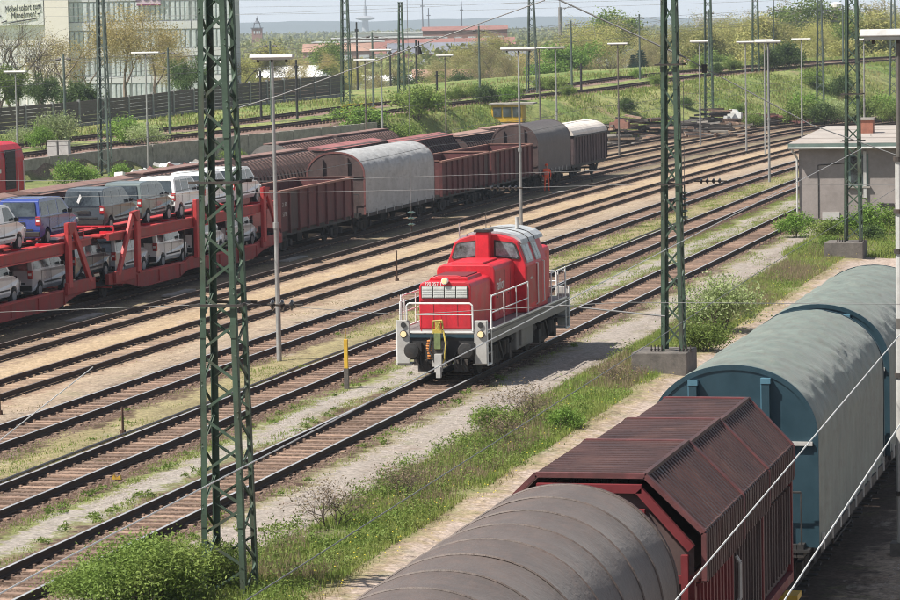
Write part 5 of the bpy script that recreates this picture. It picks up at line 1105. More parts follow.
# ---------------------------------------------------------------- vegetation
def rvec(n,r_): v=r_.normal(size=(n,3)); return v/np.linalg.norm(v,axis=1,keepdims=True)
def leaf_quads(cent,size,r_,flat=.0,ar=.55):
    n=len(cent); a=rvec(n,r_); b=np.cross(a,rvec(n,r_)); b/=np.linalg.norm(b,axis=1,keepdims=True)+1e-9
    if flat: a[:,2]*=1-flat; a/=np.linalg.norm(a,axis=1,keepdims=True)
    s=size*r_.uniform(.6,1.35,(n,1)); a=a*s; b=b*s*ar
    V=np.stack([cent-a,cent+b*.8,cent+a,cent-b*.8],1).reshape(-1,3); return V,np.arange(4*n).reshape(n,4)
def tree_parts(seed,H,tr,spread,levels=4,nleaf=3500,lsize=.16,cl=.5,up=.35,trunk=.30,multi=1,ar=.55,bare=0.,twist=.25):
    r_=np.random.default_rng(seed); rd_=random.Random(seed); mb=MB(); tips=[]
    def grow(p,d,L,r,lv):
        n=3; pts=[p]
        for i in range(n):
            d=(d+Vector([rd_.uniform(-1,1)*twist for _ in range(3)])*.5+Vector((0,0,up*.15))).normalized(); q_=p+d*(L/n); mb.cyl(p,q_,r*(1-i*.2),r*(1-(i+1)*.2),5 if lv<2 else 3,caps=False); p=q_; pts.append(p)
            if lv>=levels-1: tips.append(p)
        if lv<levels:
            k=rd_.choice((3,3,4)) if lv<2 else rd_.choice((2,3,3))
            for j in range(k):
                bp=pts[rd_.choice((1,2,3,3)) if lv>0 else (2 if j<k//2 else 3)]; ang=rd_.uniform(.35,.85)*spread; az=rd_.uniform(0,2*math.pi)+j*2*math.pi/k
                ax=d.orthogonal().normalized(); ax.rotate(Matrix.Rotation(az,3,d)); nd=(d*math.cos(ang)+ax*math.sin(ang)).normalized()
                grow(bp,nd,L*rd_.uniform(.58,.78),r*.52,lv+1)
    for k in range(multi):
        a=2*math.pi*k/multi+rd_.random(); d=Vector((math.cos(a)*.35*(multi>1),math.sin(a)*.35*(multi>1),1)).normalized()
        grow(Vector((0.12*math.cos(a)*(multi>1),.12*math.sin(a)*(multi>1),-.2)),d,H*trunk,tr,0)
    T=np.array([tuple(p) for p in tips]); sc_=H/max(T[:,2].max(),.1); T*=sc_; mb.v=[(x*sc_,y*sc_,z*sc_) for x,y,z in mb.v]
    c=T[r_.integers(0,len(T),nleaf)]+r_.normal(0,cl,(nleaf,3))*np.array([1,1,.8]); c[:,2]=np.maximum(c[:,2],H*.12)
    V,F=leaf_quads(c,lsize,r_,ar=ar); return mb,V,F
TT={}
def tree_type(key,leaf,bark,**k):
    mb,V,F=tree_parts(**k); TT[key]=(mb.mesh('trunk',M[bark]),npmesh('crown',V,F,M[leaf],4),k['H'])
tree_type('ochre','leafgold','barkpale',seed=1,H=9,tr=.15,spread=1.05,nleaf=8000,lsize=.075,cl=.42,levels=5)
tree_type('ochre2','leafyel','barkpale',seed=12,H=9,tr=.15,spread=1.2,nleaf=17000,lsize=.085,cl=.55,levels=5)
tree_type('gold','leafgold','barkpale',seed=16,H=9,tr=.15,spread=1.15,nleaf=10000,lsize=.075,cl=.5,levels=5)
tree_type('tan','leaftan','barkpale',seed=3,H=9,tr=.15,spread=1.0,nleaf=12000,lsize=.08,cl=.5,levels=5)
tree_type('bare','leaftan','bark',seed=4,H=10,tr=.17,spread=1.0,nleaf=1300,lsize=.06,cl=.4,levels=5,multi=2,trunk=.38)
tree_type('green','leafgreen','bark',seed=5,H=8,tr=.2,spread=1.1,nleaf=9000,lsize=.15,cl=.55,levels=4)
tree_type('green2','leafyel','bark',seed=6,H=8,tr=.2,spread=1.25,nleaf=10000,lsize=.17,cl=.65,levels=4)
tree_type('lime','leafbright','bark',seed=7,H=8,tr=.2,spread=1.15,nleaf=8000,lsize=.16,cl=.6,levels=4)
tree_type('dark','leafdark','bark',seed=8,H=8,tr=.22,spread=1.2,nleaf=9000,lsize=.16,cl=.6,levels=4)
tree_type('shrub','leafgreen','bark',seed=9,H=2.2,tr=.04,spread=1.3,nleaf=4200,lsize=.085,cl=.24,levels=3,multi=5,trunk=.5)
tree_type('limeshrub','leafbright','bark',seed=10,H=2.2,tr=.04,spread=1.3,nleaf=3000,lsize=.09,cl=.22,levels=3,multi=5,trunk=.5)
tree_type('paleshrub','leafpale','bark',seed=11,H=2.2,tr=.04,spread=1.5,nleaf=5200,lsize=.065,cl=.26,levels=3,multi=6,trunk=.5)
tree_type('darkshrub','leafdark','bark',seed=13,H=2.2,tr=.04,spread=1.4,nleaf=4200,lsize=.09,cl=.26,levels=3,multi=5,trunk=.5)
tree_type('nearshrub','leafgreen','bark',seed=14,H=2.2,tr=.03,spread=1.5,nleaf=15000,lsize=.055,cl=.27,levels=3,multi=7,trunk=.45)
tree_type('twigshrub','weedbr','bark',seed=15,H=1.6,tr=.022,spread=1.2,nleaf=900,lsize=.035,cl=.16,levels=4,multi=6,trunk=.45)
def conifer():
    r_=np.random.default_rng(2); c=[]
    mb=MB(); mb.cyl((0,0,-.2),(0,0,8),.18,.02,6)
    for i in range(26):
        z=.9+i*.28; L=2.6*(1-(z-.9)/7.6)+.15
        for j in range(8):
            a=j*.785+i*.5+r_.uniform(-.2,.2); Lj=L*r_.uniform(.75,1.1); n=int(16+40*Lj); t=r_.uniform(.1,1,n); c.append(np.stack([np.cos(a)*Lj*t,np.sin(a)*Lj*t,z-t*t*.35*Lj*.5+.1*t],-1)+r_.normal(0,.10,(n,3))*np.array([1,1,.5]))
    V,F=leaf_quads(np.concatenate(c),.13,r_,ar=.3); TT['conifer']=(mb.mesh('trunk',M['bark']),npmesh('crown',V,F,M['leafcon'],4),8)
conifer()
def tree(key,x,y,H,label,cat='tree',group=None,z=None,wide=1.,name=None):
    tm,cm,h0=TT[key]; s=H/h0; zb=float(height(x,y)[0]) if z is None else z
    t=thing(name or ('shrub' if 'shrub' in key else 'tree'),label,cat,(x,y,zb-.03),random.uniform(0,6.28),group)
    t.scale=(s*wide,s*wide,s); inst('trunk' if cat=='tree' else 'stem',tm,t); inst('crown' if cat=='tree' else 'foliage',cm,t); return t
DIRS=(Vector((math.cos(AZ),math.sin(AZ))),Vector((-math.sin(AZ),math.cos(AZ))))
def spot(a,D):
    """point at distance D on the bearing a (fraction of the distance to the right of the view axis)"""
    return (DIRS[0].x*a*D+DIRS[1].x*D,DIRS[0].y*a*D+DIRS[1].y*D)
def P2(px,D): return spot((px-450)/FPX,D)
# trees by the office block and barrier, left to right
for key,px,D,H,l,w in [('bare',20,335,12.2,'bare dark trunked tree in front of the slogan sign',1.0),('bare',44,345,10.5,'bare forked tree right of the slogan sign corner',1.0),('ochre',72,350,10.2,'budding ochre tree left of the signal mast',1.15),('ochre',96,360,9.0,'budding ochre tree behind the grey green mast',1.1),('gold',130,352,11.5,'golden budding tree in front of the grey office wall',1.1),('ochre',160,360,10.6,'golden budding tree below the pink lettered panel',1.1),('dark',196,330,5.2,'small dark tree beside the nearest mast behind the barrier',.8),('gold',183,385,7.5,'low golden tree at the foot of the office wall',1.1),('dark',44,320,4.6,'small dark bush topped tree by the barrier at the left',.8),('darkshrub',84,318,3.6,'dark green shrub just behind the barrier by the signal mast',1.2),('green',3,330,5.5,'green tree cut by the left edge',1.)]:
    x,y=P2(px,D); tree(key,x,y,H,l,'tree' if 'shrub' not in key else 'shrub',None,wide=w)
# belt of trees behind the raised railway
ORD=['first','second','third','fourth','fifth','sixth','seventh','eighth','ninth','tenth','eleventh','twelfth','thirteenth','fourteenth','fifteenth','sixteenth','seventeenth','eighteenth','nineteenth','twentieth']
belt=[('ochre',248,430,8.2),('ochre2',268,460,9.0),('ochre',292,440,7.6),('ochre',315,470,7.4),('green',338,520,8.2),('ochre2',352,430,5.5),('tan',365,440,6.6),('tan',390,420,5.6),('dark',418,450,4.6),('tan',432,420,5.0),('tan',455,470,7.0),('green',445,430,4.4),('dark',470,440,4.5),('tan',498,480,8.4),('ochre2',488,520,9.6),('tan',515,450,7.0),('ochre',530,470,7.2),('tan',548,500,7.4),('ochre2',575,520,8.2),('lime',566,440,6.9),
      ('tan',590,450,6.8),('ochre2',600,540,10.0),('green',625,560,11.0),('bare',612,440,6.6),('ochre2',640,560,10.2),('tan',655,480,7.5),('conifer',645,430,6.2),('conifer',637,436,5.6),('tan',672,500,7.8),('ochre2',695,520,9.2),('ochre2',716,560,10.5),('green2',706,500,8.0),('ochre2',735,540,10.2),('green2',752,520,9.8),('tan',770,560,10.6),('ochre2',783,520,9.8),('tan',800,560,12.2),('ochre2',812,520,9.6),('green',838,540,12.0),('green',852,500,9.5),
      ('tan',868,540,12.4),('ochre2',884,520,10.5),('green2',897,500,9.8),('ochre2',826,500,7.8),('green2',770,480,7.0),('green',724,470,5.5),('green2',742,475,5.8),('dark',852,450,4.5),('ochre2',920,520,11),('green2',860,470,6.5)]
names={'ochre':'thin ochre budding tree','ochre2':'ochre yellow spring tree','tan':'brown twiggy tree','bare':'nearly bare tree','green':'fresh green tree','green2':'yellow green tree','lime':'bright lime green tree','dark':'dark green bushy tree','conifer':'blue green spruce'}
cnt={}
for key,px,D,H in sorted(belt,key=lambda b_:b_[1]):
    i=cnt.get(key,0); cnt[key]=i+1; x,y=P2(px,D); H*=1.12 if px>560 else 1.; side='left of the television tower' if px<380 else ('before the red roofs' if px<540 else ('left of the block mast' if px<665 else 'right of the block mast'))
    tree(key,x,y,H,f"{names[key]}, {ORD[i]} such from the left, {side}",'tree','trees behind the raised railway',z=0,wide=random.uniform(1.0,1.3))
# bushes on and around the slope
cnt={}
bush=[('limeshrub',47,258,1.9),('paleshrub',58,262,2.8),('paleshrub',25,264,1.6),('limeshrub',130,262,2.3),('paleshrub',148,258,1.9),('limeshrub',75,228,1.9),('limeshrub',86,228,1.5),('limeshrub',122,236,1.3),('shrub',235,262,1.3),('darkshrub',215,252,1.0),('limeshrub',165,232,1.1),
      ('darkshrub',372,292,2.6),('limeshrub',352,288,2.4),('shrub',420,300,3.2),('shrub',405,295,2.2),('shrub',440,306,1.8),('darkshrub',490,315,2.0),('shrub',513,322,1.8),('limeshrub',510,318,1.6),('shrub',560,345,1.7),('darkshrub',630,330,1.6),('shrub',612,318,1.2),('darkshrub',690,340,1.2),('shrub',757,322,1.6),('shrub',800,330,2.6),('limeshrub',812,338,3.0),('darkshrub',826,328,2.3),('paleshrub',836,330,2.6),('shrub',870,335,2.8),('limeshrub',885,340,2.7),('darkshrub',857,338,2.4),
      ('darkshrub',790,385,3.2),('darkshrub',775,380,2.5),('shrub',735,380,1.6),('darkshrub',720,375,1.4),('shrub',660,350,1.6),('shrub',545,352,1.4),('shrub',742,345,1.0),('tan',862,345,3.6),('shrub',700,392,1.5),('limeshrub',640,372,1.1),('shrub',570,330,1.3),('shrub',460,322,1.6),('shrub',480,336,1.4),('darkshrub',845,372,2.5),('shrub',818,372,2.2),('shrub',896,325,2.2)]
cn_={'limeshrub':'light green shrub','paleshrub':'pale sage shrub','shrub':'green shrub','darkshrub':'dark green shrub','tan':'leafless tan shrub'}
for key,px,D,H in sorted(bush,key=lambda b_:b_[1]):
    i=cnt.get(key,0); cnt[key]=i+1; x,y=P2(px,D); side='by the retaining wall' if px<330 else ('on the slope below the raised railway' if px<680 else 'near the slope foot on the right')
    t=tree(key,x,y,H,f"{cn_[key]} {side}, {ORD[i]} such from left",'shrub','shrubs along the raised railway',name='shrub',wide=1.1)
# near plants
tree('paleshrub',-17.2,110.5,2.05,'white flowering shrub beside the mast on the concrete block','shrub',wide=1.0,name='shrub')
tree('shrub',-16.9,104.2,1.1,'low green shrub below the white flowering shrub','shrub',wide=1.3)
tree('nearshrub',-19.8,57.2,1.35,'dense green shrub in the lower left corner beside the nearest mast','shrub',wide=1.25)
tree('nearshrub',-21.0,57.6,.8,'low green shrub left of the dense one at the lower left','shrub',wide=1.4)
tree('nearshrub',-19.7,59.6,.8,'small bright shrub left of the nearest mast foot','shrub',wide=1.3)
tree('nearshrub',-19.15,59.3,.95,'small green shrub pressed against the foot of the nearest mast','shrub',wide=.9)
tree('limeshrub',-20.5,58.6,1.15,'light green shrub poking out of the dense one at the lower left','shrub',wide=.8,name='shrub')
tree('nearshrub',-20.6,60.6,.45,'small shrub creeping onto the rail left of the nearest mast','shrub',wide=1.2)
for x,y,H,l in [(-18.6,85.3,1.3,'bare brown twiggy shrub in the weed strip in front of the locomotive'),(-18.2,80.6,1.0,'small bare brown twiggy shrub nearer than the one in front of the locomotive'),(-18.9,67.0,1.25,'bare twiggy shrub right of the nearest mast'),(-18.5,71.4,1.0,'bare twiggy shrub between the nearest mast and the locomotive path'),(-17.9,94.6,.9,'bare twiggy shrub in front of the mast on the block'),(-18.4,118,1.1,'bare twiggy shrub behind the white flowering one')]:
    tree('twigshrub',x,y,H,l,'shrub',wide=1.3,name='shrub')
for x,y,H,k,l in [(-21.0,160,1.3,'limeshrub','light green shrub at the left corner of the hut'),(-19.3,158,1.1,'shrub','green shrub in front of the hut wall left of its mast'),(-17.3,160,1.7,'limeshrub','light green shrub before the hut right of its mast'),(-15.6,160,1.6,'shrub','green shrub before the hut at its right part'),(-13.4,158,1.7,'limeshrub','light green shrub at the right edge by the hut'),(-18.3,151,.8,'shrub','low shrub left of the hut mast block'),(-16.9,156,.9,'darkshrub','low dark shrub behind the hut mast block'),(-18.0,113,.9,'limeshrub','small light shrub behind the white flowering one'),(-17.3,84,.7,'limeshrub','small bright green shrub in the dry strip right of the locomotive path'),(-19.0,83.5,.8,'weed','wiry brown twig bush beside the path')]:
    tree('shrub' if k=='weed' else k,x,y,H,l,'shrub',wide=1.2,name='shrub')
def blades(name,regions,matname,seed,lean=.35,kind='stuff',flower=None):
    """regions: (count, fn(r,n)->x,y , hmin,hmax,width)"""
    r_=np.random.default_rng(seed); VV=[];
    for n,fn,h0,h1,w in regions:
        x,y=fn(r_,n); n=len(x); z=height(x,y)[0]+np.where(np.abs(x+17.9)<1.3,.07,0.)-.02; h=r_.uniform(h0,h1,n)*r_.uniform(.6,1,n); a=r_.uniform(0,2*np.pi,n); l=r_.uniform(0,lean,n)*h; b=r_.uniform(0,2*np.pi,n)
        p=np.stack([x,y,z],-1); ww=np.stack([np.cos(a)*w/2,np.sin(a)*w/2,np.zeros(n)],-1); t=p+np.stack([np.cos(b)*l,np.sin(b)*l,h],-1)
        VV.append(np.stack([p-ww,p+ww,t],1).reshape(-1,3))
    V=np.concatenate(VV); F=np.arange(len(V)).reshape(-1,3); o=inst(name,npmesh(name,V,F,M[matname],3)); tag(o,kind=kind); return o
def cnoise(x,y,f,s=0): return np.sin(x*f+s)*np.cos(y*f*.7+s*2)+.6*np.sin(x*f*2.3+y*f*1.1+s)+.5*np.cos(y*f*2.9-x*f*1.7+s*3)
def strip(u0,u1,y0,y1,f=.8,th=0.,seed=0,near=1.2):
    def g(r_,n):
        t=r_.random(n)**near; y=y0+(y1-y0)*t; x=r_.uniform(u0,u1,n)+3e-4*np.maximum(y-190,0)**2; k=cnoise(x*1.5,y,f,seed)>th+r_.normal(0,.35,n); return x[k],y[k]
    return g
blades('grass',[(230000,strip(-19.5,-16.9,52,172,.5,-.9,1),.05,.28,.026),(26000,strip(-26.35,-25.65,60,200,.9,-.2,2),.03,.11,.03),(16000,strip(-24.95,-24.3,60,190,.9,.3,3),.03,.12,.03),(9000,strip(-21.95,-21.3,58,180,.9,.1,4),.03,.12,.03),(34000,strip(-30.9,-28.9,64,210,.5,.15,5),.03,.10,.03),(6000,strip(-35.0,-33.2,80,200,.35,1.1,6),.03,.08,.03),(20000,strip(-26.4,-24.3,120,215,.6,0.,7),.03,.12,.04),(14000,strip(-30.8,-28.9,120,230,.6,-.1,8),.04,.14,.05),(9000,strip(-21.9,-18.6,130,172,.6,.5,18),.04,.14,.05),(30000,strip(-20.2,-12,146,172,.4,-.6,19),.10,.40,.05)],'grass',21)
blades('dry_grass',[(48000,strip(-17.8,-16.4,52,165,.7,.2,9),.04,.18,.022),(5000,strip(-30.9,-28.9,64,200,.5,.2,10),.02,.06,.025),(9000,strip(-26.3,-24.4,60,190,.5,.2,11),.02,.06,.025),(8000,strip(-34.8,-33.3,75,190,.5,.4,12),.02,.06,.03),(9000,strip(-43.4,-41.8,100,230,.5,.4,16),.03,.08,.04)],'straw',22)
blades('dead_weeds',[(70000,strip(-19.2,-17.2,60,160,.45,.25,13),.08,.50,.018),(16000,strip(-19.0,-16.9,120,150,.5,-.2,14),.08,.40,.022)],'weedbr',23,.5)
def slope(d0,d1,y0,y1,f,th,seed):
    def g(r_,n):
        x=r_.uniform(-112,-20,n); y=r_.uniform(y0,y1,n); d=edist(x,y)[0]; k=(d>d0)&(d<d1)&(cnoise(x,y,f,seed)>th+r_.normal(0,.4,n)); return x[k],y[k]
    return g
blades('slope_grass',[(330000,slope(-22,-2.5,285,450,.22,-.2,1),.12,.50,.13),(120000,slope(10.5,22,225,470,.25,-.1,2),.15,.55,.14),(60000,slope(2.5,6,225,470,.25,.3,5),.1,.3,.12)],'grass',24)
blades('slope_dry_grass',[(190000,slope(-22,-2.5,285,450,.3,.3,3),.12,.42,.12),(80000,slope(10.5,26,225,470,.3,.2,4),.15,.5,.14)],'straw',25)
# low leafy weeds in clumps
def leafy(name,regs,matname,seed,ls):
    r_=np.random.default_rng(seed); cs=[]
    for n,fn,h0,h1,rad,per in regs:
        x,y=fn(r_,n); k=len(x); h=r_.uniform(h0,h1,k); rr=r_.uniform(.5,1.2,k)*rad
        c=np.repeat(np.stack([x,y,h*0],-1),per,0); o=r_.normal(0,.5,(k*per,3)); o[:,:2]*=np.repeat(rr,per)[:,None]; z=np.abs(r_.normal(0,.55,k*per)); z=np.clip(z,0,1.4)*np.repeat(h,per)*np.clip(1-np.hypot(o[:,0],o[:,1])/np.repeat(rr,per)*.35,.2,1)
        c[:,0]+=o[:,0]; c[:,1]+=o[:,1]; c[:,2]=z+.04; cs.append(c)
    V,F=leaf_quads(np.concatenate(cs),ls,r_,ar=.55); tag(inst(name,npmesh(name,V,F,M[matname],4)),kind='stuff')
leafy('leafy_weeds',[(170,strip(-20.9,-18.9,54,61.5,.6,-.8,30),.12,.45,.3,80),(620,strip(-19.8,-17.0,54,84,.6,-.5,31),.18,.55,.32,75),(520,strip(-19.4,-17.1,84,140,.4,-.1,32),.12,.40,.32,55),(420,strip(-19.8,-12,146,171,.4,-.6,33),.2,.7,.5,60),(150,strip(-24.9,-24.3,60,120,.6,.3,34),.05,.14,.16,40),(130,strip(-22,-21.4,60,110,.7,.5,35),.04,.12,.14,40),(150,strip(-26.2,-25.6,62,130,.7,.2,36),.04,.12,.15,40),(90,strip(-21.6,-19.2,56,70,.8,.6,37),.06,.2,.2,50),(160,strip(-30.8,-28.9,66,150,.5,.6,38),.04,.10,.16,40)],'leafgreen',61,.035)
leafy('bright_weeds',[(200,strip(-19.2,-17,54,100,.8,.4,41),.12,.45,.28,60),(90,strip(-18.3,-16.8,100,150,.5,.3,42),.1,.3,.3,50)],'leafbright',62,.032)
# yellow flowers
r_=np.random.default_rng(31); n=420; y=50+110*r_.random(n)**1.4; x=r_.uniform(-18.7,-16.2,n); mb=MB()
for a,b_ in zip(x,y): z=.16+.15*r_.random(); mb.add([(a-.022,b_,z),(a,b_-.022,z+.01),(a+.022,b_,z),(a,b_+.022,z+.01),(a,b_,z+.025)],[(0,1,4),(1,2,4),(2,3,4),(3,0,4)])
tag(mb.build('yellow_flowers',M['flower']),kind='stuff')
r_=np.random.default_rng(32); mb=MB()
for _ in range(160):
    px=r_.uniform(345,380); D=r_.uniform(285,298); a,b_=P2(px,D); z=float(height(a,b_)[0])+r_.uniform(.4,1.6); s=.16; mb.add([(a-s,b_,z),(a,b_-s,z+.05),(a+s,b_,z),(a,b_+s,z-.05)],[(0,1,2,3)])
o=tree('limeshrub',*P2(362,291),1.9,'yellow flowering bush below the raised railway behind the brown wagons','shrub',name='shrub',wide=2.0); tag(mb.build('yellow_blossom',M['flower']),kind='stuff')
# coarse ballast stones along the nearest tracks
r_=np.random.default_rng(33)
def stones(name,n,regs,size,m_,seed):
    r_=np.random.default_rng(seed); VV=[];FF=[];base=np.array([(1,0,0),(-.5,.87,0),(-.5,-.87,0),(.1,0,.8)])
    tot=0
    for cnt_,u0,u1,y0,y1 in regs:
        y=y0+(y1-y0)*r_.random(cnt_)**1.5; x=r_.uniform(u0,u1,cnt_); s=r_.uniform(.5,1.3,cnt_)*size; a=r_.uniform(0,6.28,cnt_)
        b_=base[None]*r_.uniform(.6,1.3,(cnt_,4,3))*s[:,None,None]; c,sn=np.cos(a)[:,None],np.sin(a)[:,None]; X=b_[...,0]*c-b_[...,1]*sn; Y=b_[...,0]*sn+b_[...,1]*c
        V=np.stack([X+x[:,None],Y+y[:,None],b_[...,2]*.8+.0],-1).reshape(-1,3); F=(np.arange(cnt_)[:,None,None]*4+np.array([(0,1,3),(1,2,3),(2,0,3)])[None]).reshape(-1,3)+tot; VV.append(V);FF.append(F);tot+=len(V)
    tag(inst(name,npmesh(name,np.concatenate(VV),np.concatenate(FF),m_,3)),kind='stuff')
stmat=NT('ballast_stone'); vv=stmat.noise(7,2,.6); v2=stmat.noise(31,1,.5); cc=stmat.mix(stmat.mr(v2,.35,.65,0,1),(.07,.045,.033,1),(.20,.135,.10,1)); stmat.set(stmat.b.inputs['Base Color'],cc); stmat.b.inputs['Roughness'].default_value=.9
stones('ballast_stones',0,[(26000,-24.4,-21.8,56,150),(26000,-28.9,-25.95,60,160),(20000,-33.2,-30.5,68,170)],.04,stmat.m,41)
gst=NT('pale_gravel'); v2=gst.noise(33,1,.5); cc=gst.mix(gst.mr(v2,.35,.65,0,1),(.22,.18,.155,1),(.42,.37,.335,1)); gst.set(gst.b.inputs['Base Color'],cc); gst.b.inputs['Roughness'].default_value=.9
stones('path_gravel',0,[(15000,-21.5,-18.7,60,140),(12000,-16.1,-12,50,120),(9000,-25.7,-24.7,58,130),(5000,-6.5,-2.5,50,80)],.022,gst.m,42)

# ---------------------------------------------------------------- office block with signs on the left
DX=Vector((DIRS[0].x,DIRS[0].y,0)); 
def facing(name,label,cat,px,D,z=0,group=None):
    x,y=P2(px,D); return thing(name,label,cat,(x,y,z),AZ,group)      # local x to the right, y away from the yard
PXM=lambda D:D/FPX
cream=mat('cream_facade',(.88,.81,.74),.85,var=.05,scale=.2); white_f=mat('white_facade',(.88,.87,.85),.8,var=.05,scale=.2,dirt=(.6,.57,.52),dirtamt=.3)
grey_f=mat('grey_panel_facade',(.66,.66,.67),.75,var=.07,scale=.25,dirt=(.56,.56,.57),dirtamt=.3); win_f=mat('facade_window',(.56,.59,.60),.5,var=.2,scale=.5,spec=.7); winfr=mat('facade_window_frame',(.55,.60,.62),.6)
t=facing('office_block','large furniture store and office block, cream left part and grey panelled right part','building',0,420)
k=PXM(420)
b=MB(); b.box(-6,52*k,0,16,-1,24); b.build('white_wall',white_f,t)
b=MB(); b.box(52*k,75.5*k,-.5,16,-1,24); b.build('cream_wall',cream,t)
b=MB(); b.box(75.5*k,238*k,.3,16,-1,24); gw=b.build('grey_wall',mat('grey_panel_joint',(.50,.50,.51),.8,var=.05,scale=.3),t)
nx_=8
zs=[0,1.6,4.05,4.95,7.4,8.5,10.9,12.0,14.6,15.7,18.2,19.4]
for j in range(len(zs)-1):
    for i in range(nx_):
        x0=75.5*k+(162.5*k)*i/nx_; x1=75.5*k+(162.5*k)*(i+1)/nx_
        if j%2==1:                                   # window band
            for q_ in range(4):
                a=x0+.12+(x1-x0-.2)*q_/4; c_=a+(x1-x0-.2)/4-.12; b=MB(); b.box(a,c_,.16,.26,zs[j]+.08,zs[j+1]-.08); w_=b.build('window_frame',winfr,gw)
                b=MB(); b.box(a+.09,c_-.09,.13,.158,zs[j]+.17,zs[j+1]-.17); b.build('pane',win_f,w_)
        else:
            b=MB(); b.box(x0+.05,x1-.05,.1,.28,zs[j]+.04,zs[j+1]-.04); b.build('wall_panel',grey_f,gw)
for i in range(6):
    b=MB(); z=1.4+i*2.6; b.box(-5.5,51*k,-.06,-.003,z,z+.10); b.build('cornice_line',grey_f,t)
for i in range(7): b=MB(); b.box(.3+i*.95,.38+i*.95,-.05,-.003,1.5,10.8); b.build('facade_fin',cream,t)
sgn=thing('slogan_sign','white sign reading Möbel sofort zum Mitnehmen on a pale yellow slanted field','sign',t.location+DX*0+Vector((0,0,0)),AZ)
b=MB(); b.box(-3,51*k,-.45,-.07,11.75,17.5); b.build('sign_panel',M['white'],sgn)
b=MB(); b.prism([(13*k,12.25),(46*k,12.65),(49*k,14.65),(16*k,14.2)],'y',-.47,-.452); b.build('slogan_field',mat('pale_yellow_field',(.80,.79,.70),.7,var=.03),sgn)
ink=mat('black_lettering',(.03,.03,.03),.6,var=.02)
text('slogan_line','Möbel sofort zum',1.18,ink,sgn,(30.5*k,-.49,14.02),(R(90),R(-5),0),.01,shear=.25,sx=.55)
text('slogan_line','Mitnehmen!',1.12,ink,sgn,(31*k,-.49,13.12),(R(90),R(-5),0),.01,shear=.25,sx=.60)
for (a,z0,c_,z1) in ((9*k,12.15,14.5*k,12.38),(16*k,12.08,44*k,12.62)): b=MB(); b.beam((a,-.50,z0),(c_,-.50,z1),.02,.13); b.build('underline',ink,sgn)
for (a,z0) in ((6,13.3),(8,12.95),(46.5,14.25),(48,13.55),(46,13.2)): b=MB(); b.beam((a*k-.12,-.5,z0),(a*k+.14,-.5,z0+.06),.02,.16); b.build('dot_mark',ink,sgn)
s2=thing('store_sign','pink framed panel with dark purple letters BOSS cut by the top edge','sign',t.location,AZ)
b=MB(); b.box(144*k,167.5*k,-.1,.09,14.1,17.2); b.build('sign_panel',mat('pink_white_panel',(.66,.50,.60),.6,var=.04),s2)
b=MB(); b.box(143.7*k,167.8*k,-.13,-.101,14.0,14.16); b.build('sign_border',mat('plum_border',(.22,.06,.13),.6,var=.05),s2)
text('store_letters','BOSS',1.9,mat('plum_lettering',(.10,.03,.10),.6,var=.03),s2,(155.7*k,-.12,15.15),(R(90),0,0),.02,sx=.80)

# ---------------------------------------------------------------- town in the distance
def house(px,D,w,z1,dep,label,wallc,roofc,ridge=None,wins=0,z0=0,roof='gable',name='house',cat='building',group='buildings of the town beyond the yard'):
    t=facing(name,label,cat,px,D,z0,group); b=MB(); b.box(-w/2,w/2,0,dep,-1,z1); b.build('wall',wallc,t)
    if roof=='gable':
        r=ridge or 2.; b=MB(); b.add([(-w/2-.3,-.3,z1),(w/2+.3,-.3,z1),(w/2+.3,dep+.3,z1),(-w/2-.3,dep+.3,z1),(-w/2-.3,dep/2,z1+r),(w/2+.3,dep/2,z1+r)],[(0,1,5,4),(2,3,4,5),(0,4,3),(1,2,5),(0,3,2,1)]); b.build('roof',roofc,t)
    elif roof=='front':
        r=ridge or 2.; b=MB(); b.add([(-w/2-.3,-.3,z1),(w/2+.3,-.3,z1),(w/2+.3,dep,z1),(-w/2-.3,dep,z1),(0,-.3,z1+r),(0,dep,z1+r)],[(0,1,4),(2,3,5),(1,2,5,4),(3,0,4,5),(0,3,2,1)]); b.build('roof',roofc,t)
    else:
        b=MB(); b.box(-w/2-.3,w/2+.3,-.3,dep+.3,z1+.002,z1+.35); b.build('roof',roofc,t)
    for i in range(wins):
        x=-w/2+w*(i+.5)/wins; b=MB(); b.box(x-w/wins*.28,x+w/wins*.28,-.12,-.003,z1*.45,z1*.78); b.build('window',win_f,t)
    return t
tile=mat('red_tile_roof',(.25,.12,.10),.85,var=.2,scale=.2); tile2=mat('orange_tile_roof',(.33,.20,.15),.85,var=.2,scale=.2); slate=mat('grey_slate_roof',(.16,.17,.20),.8,var=.2,scale=.2); whroof=mat('white_sheet_roof',(.74,.74,.73),.6,var=.1,scale=.2); pinkw=mat('dusty_pink_wall',(.42,.27,.23),.85,var=.1,scale=.2); brickw=mat('brick_facade',(.26,.14,.11),.85,var=.12,scale=.2)
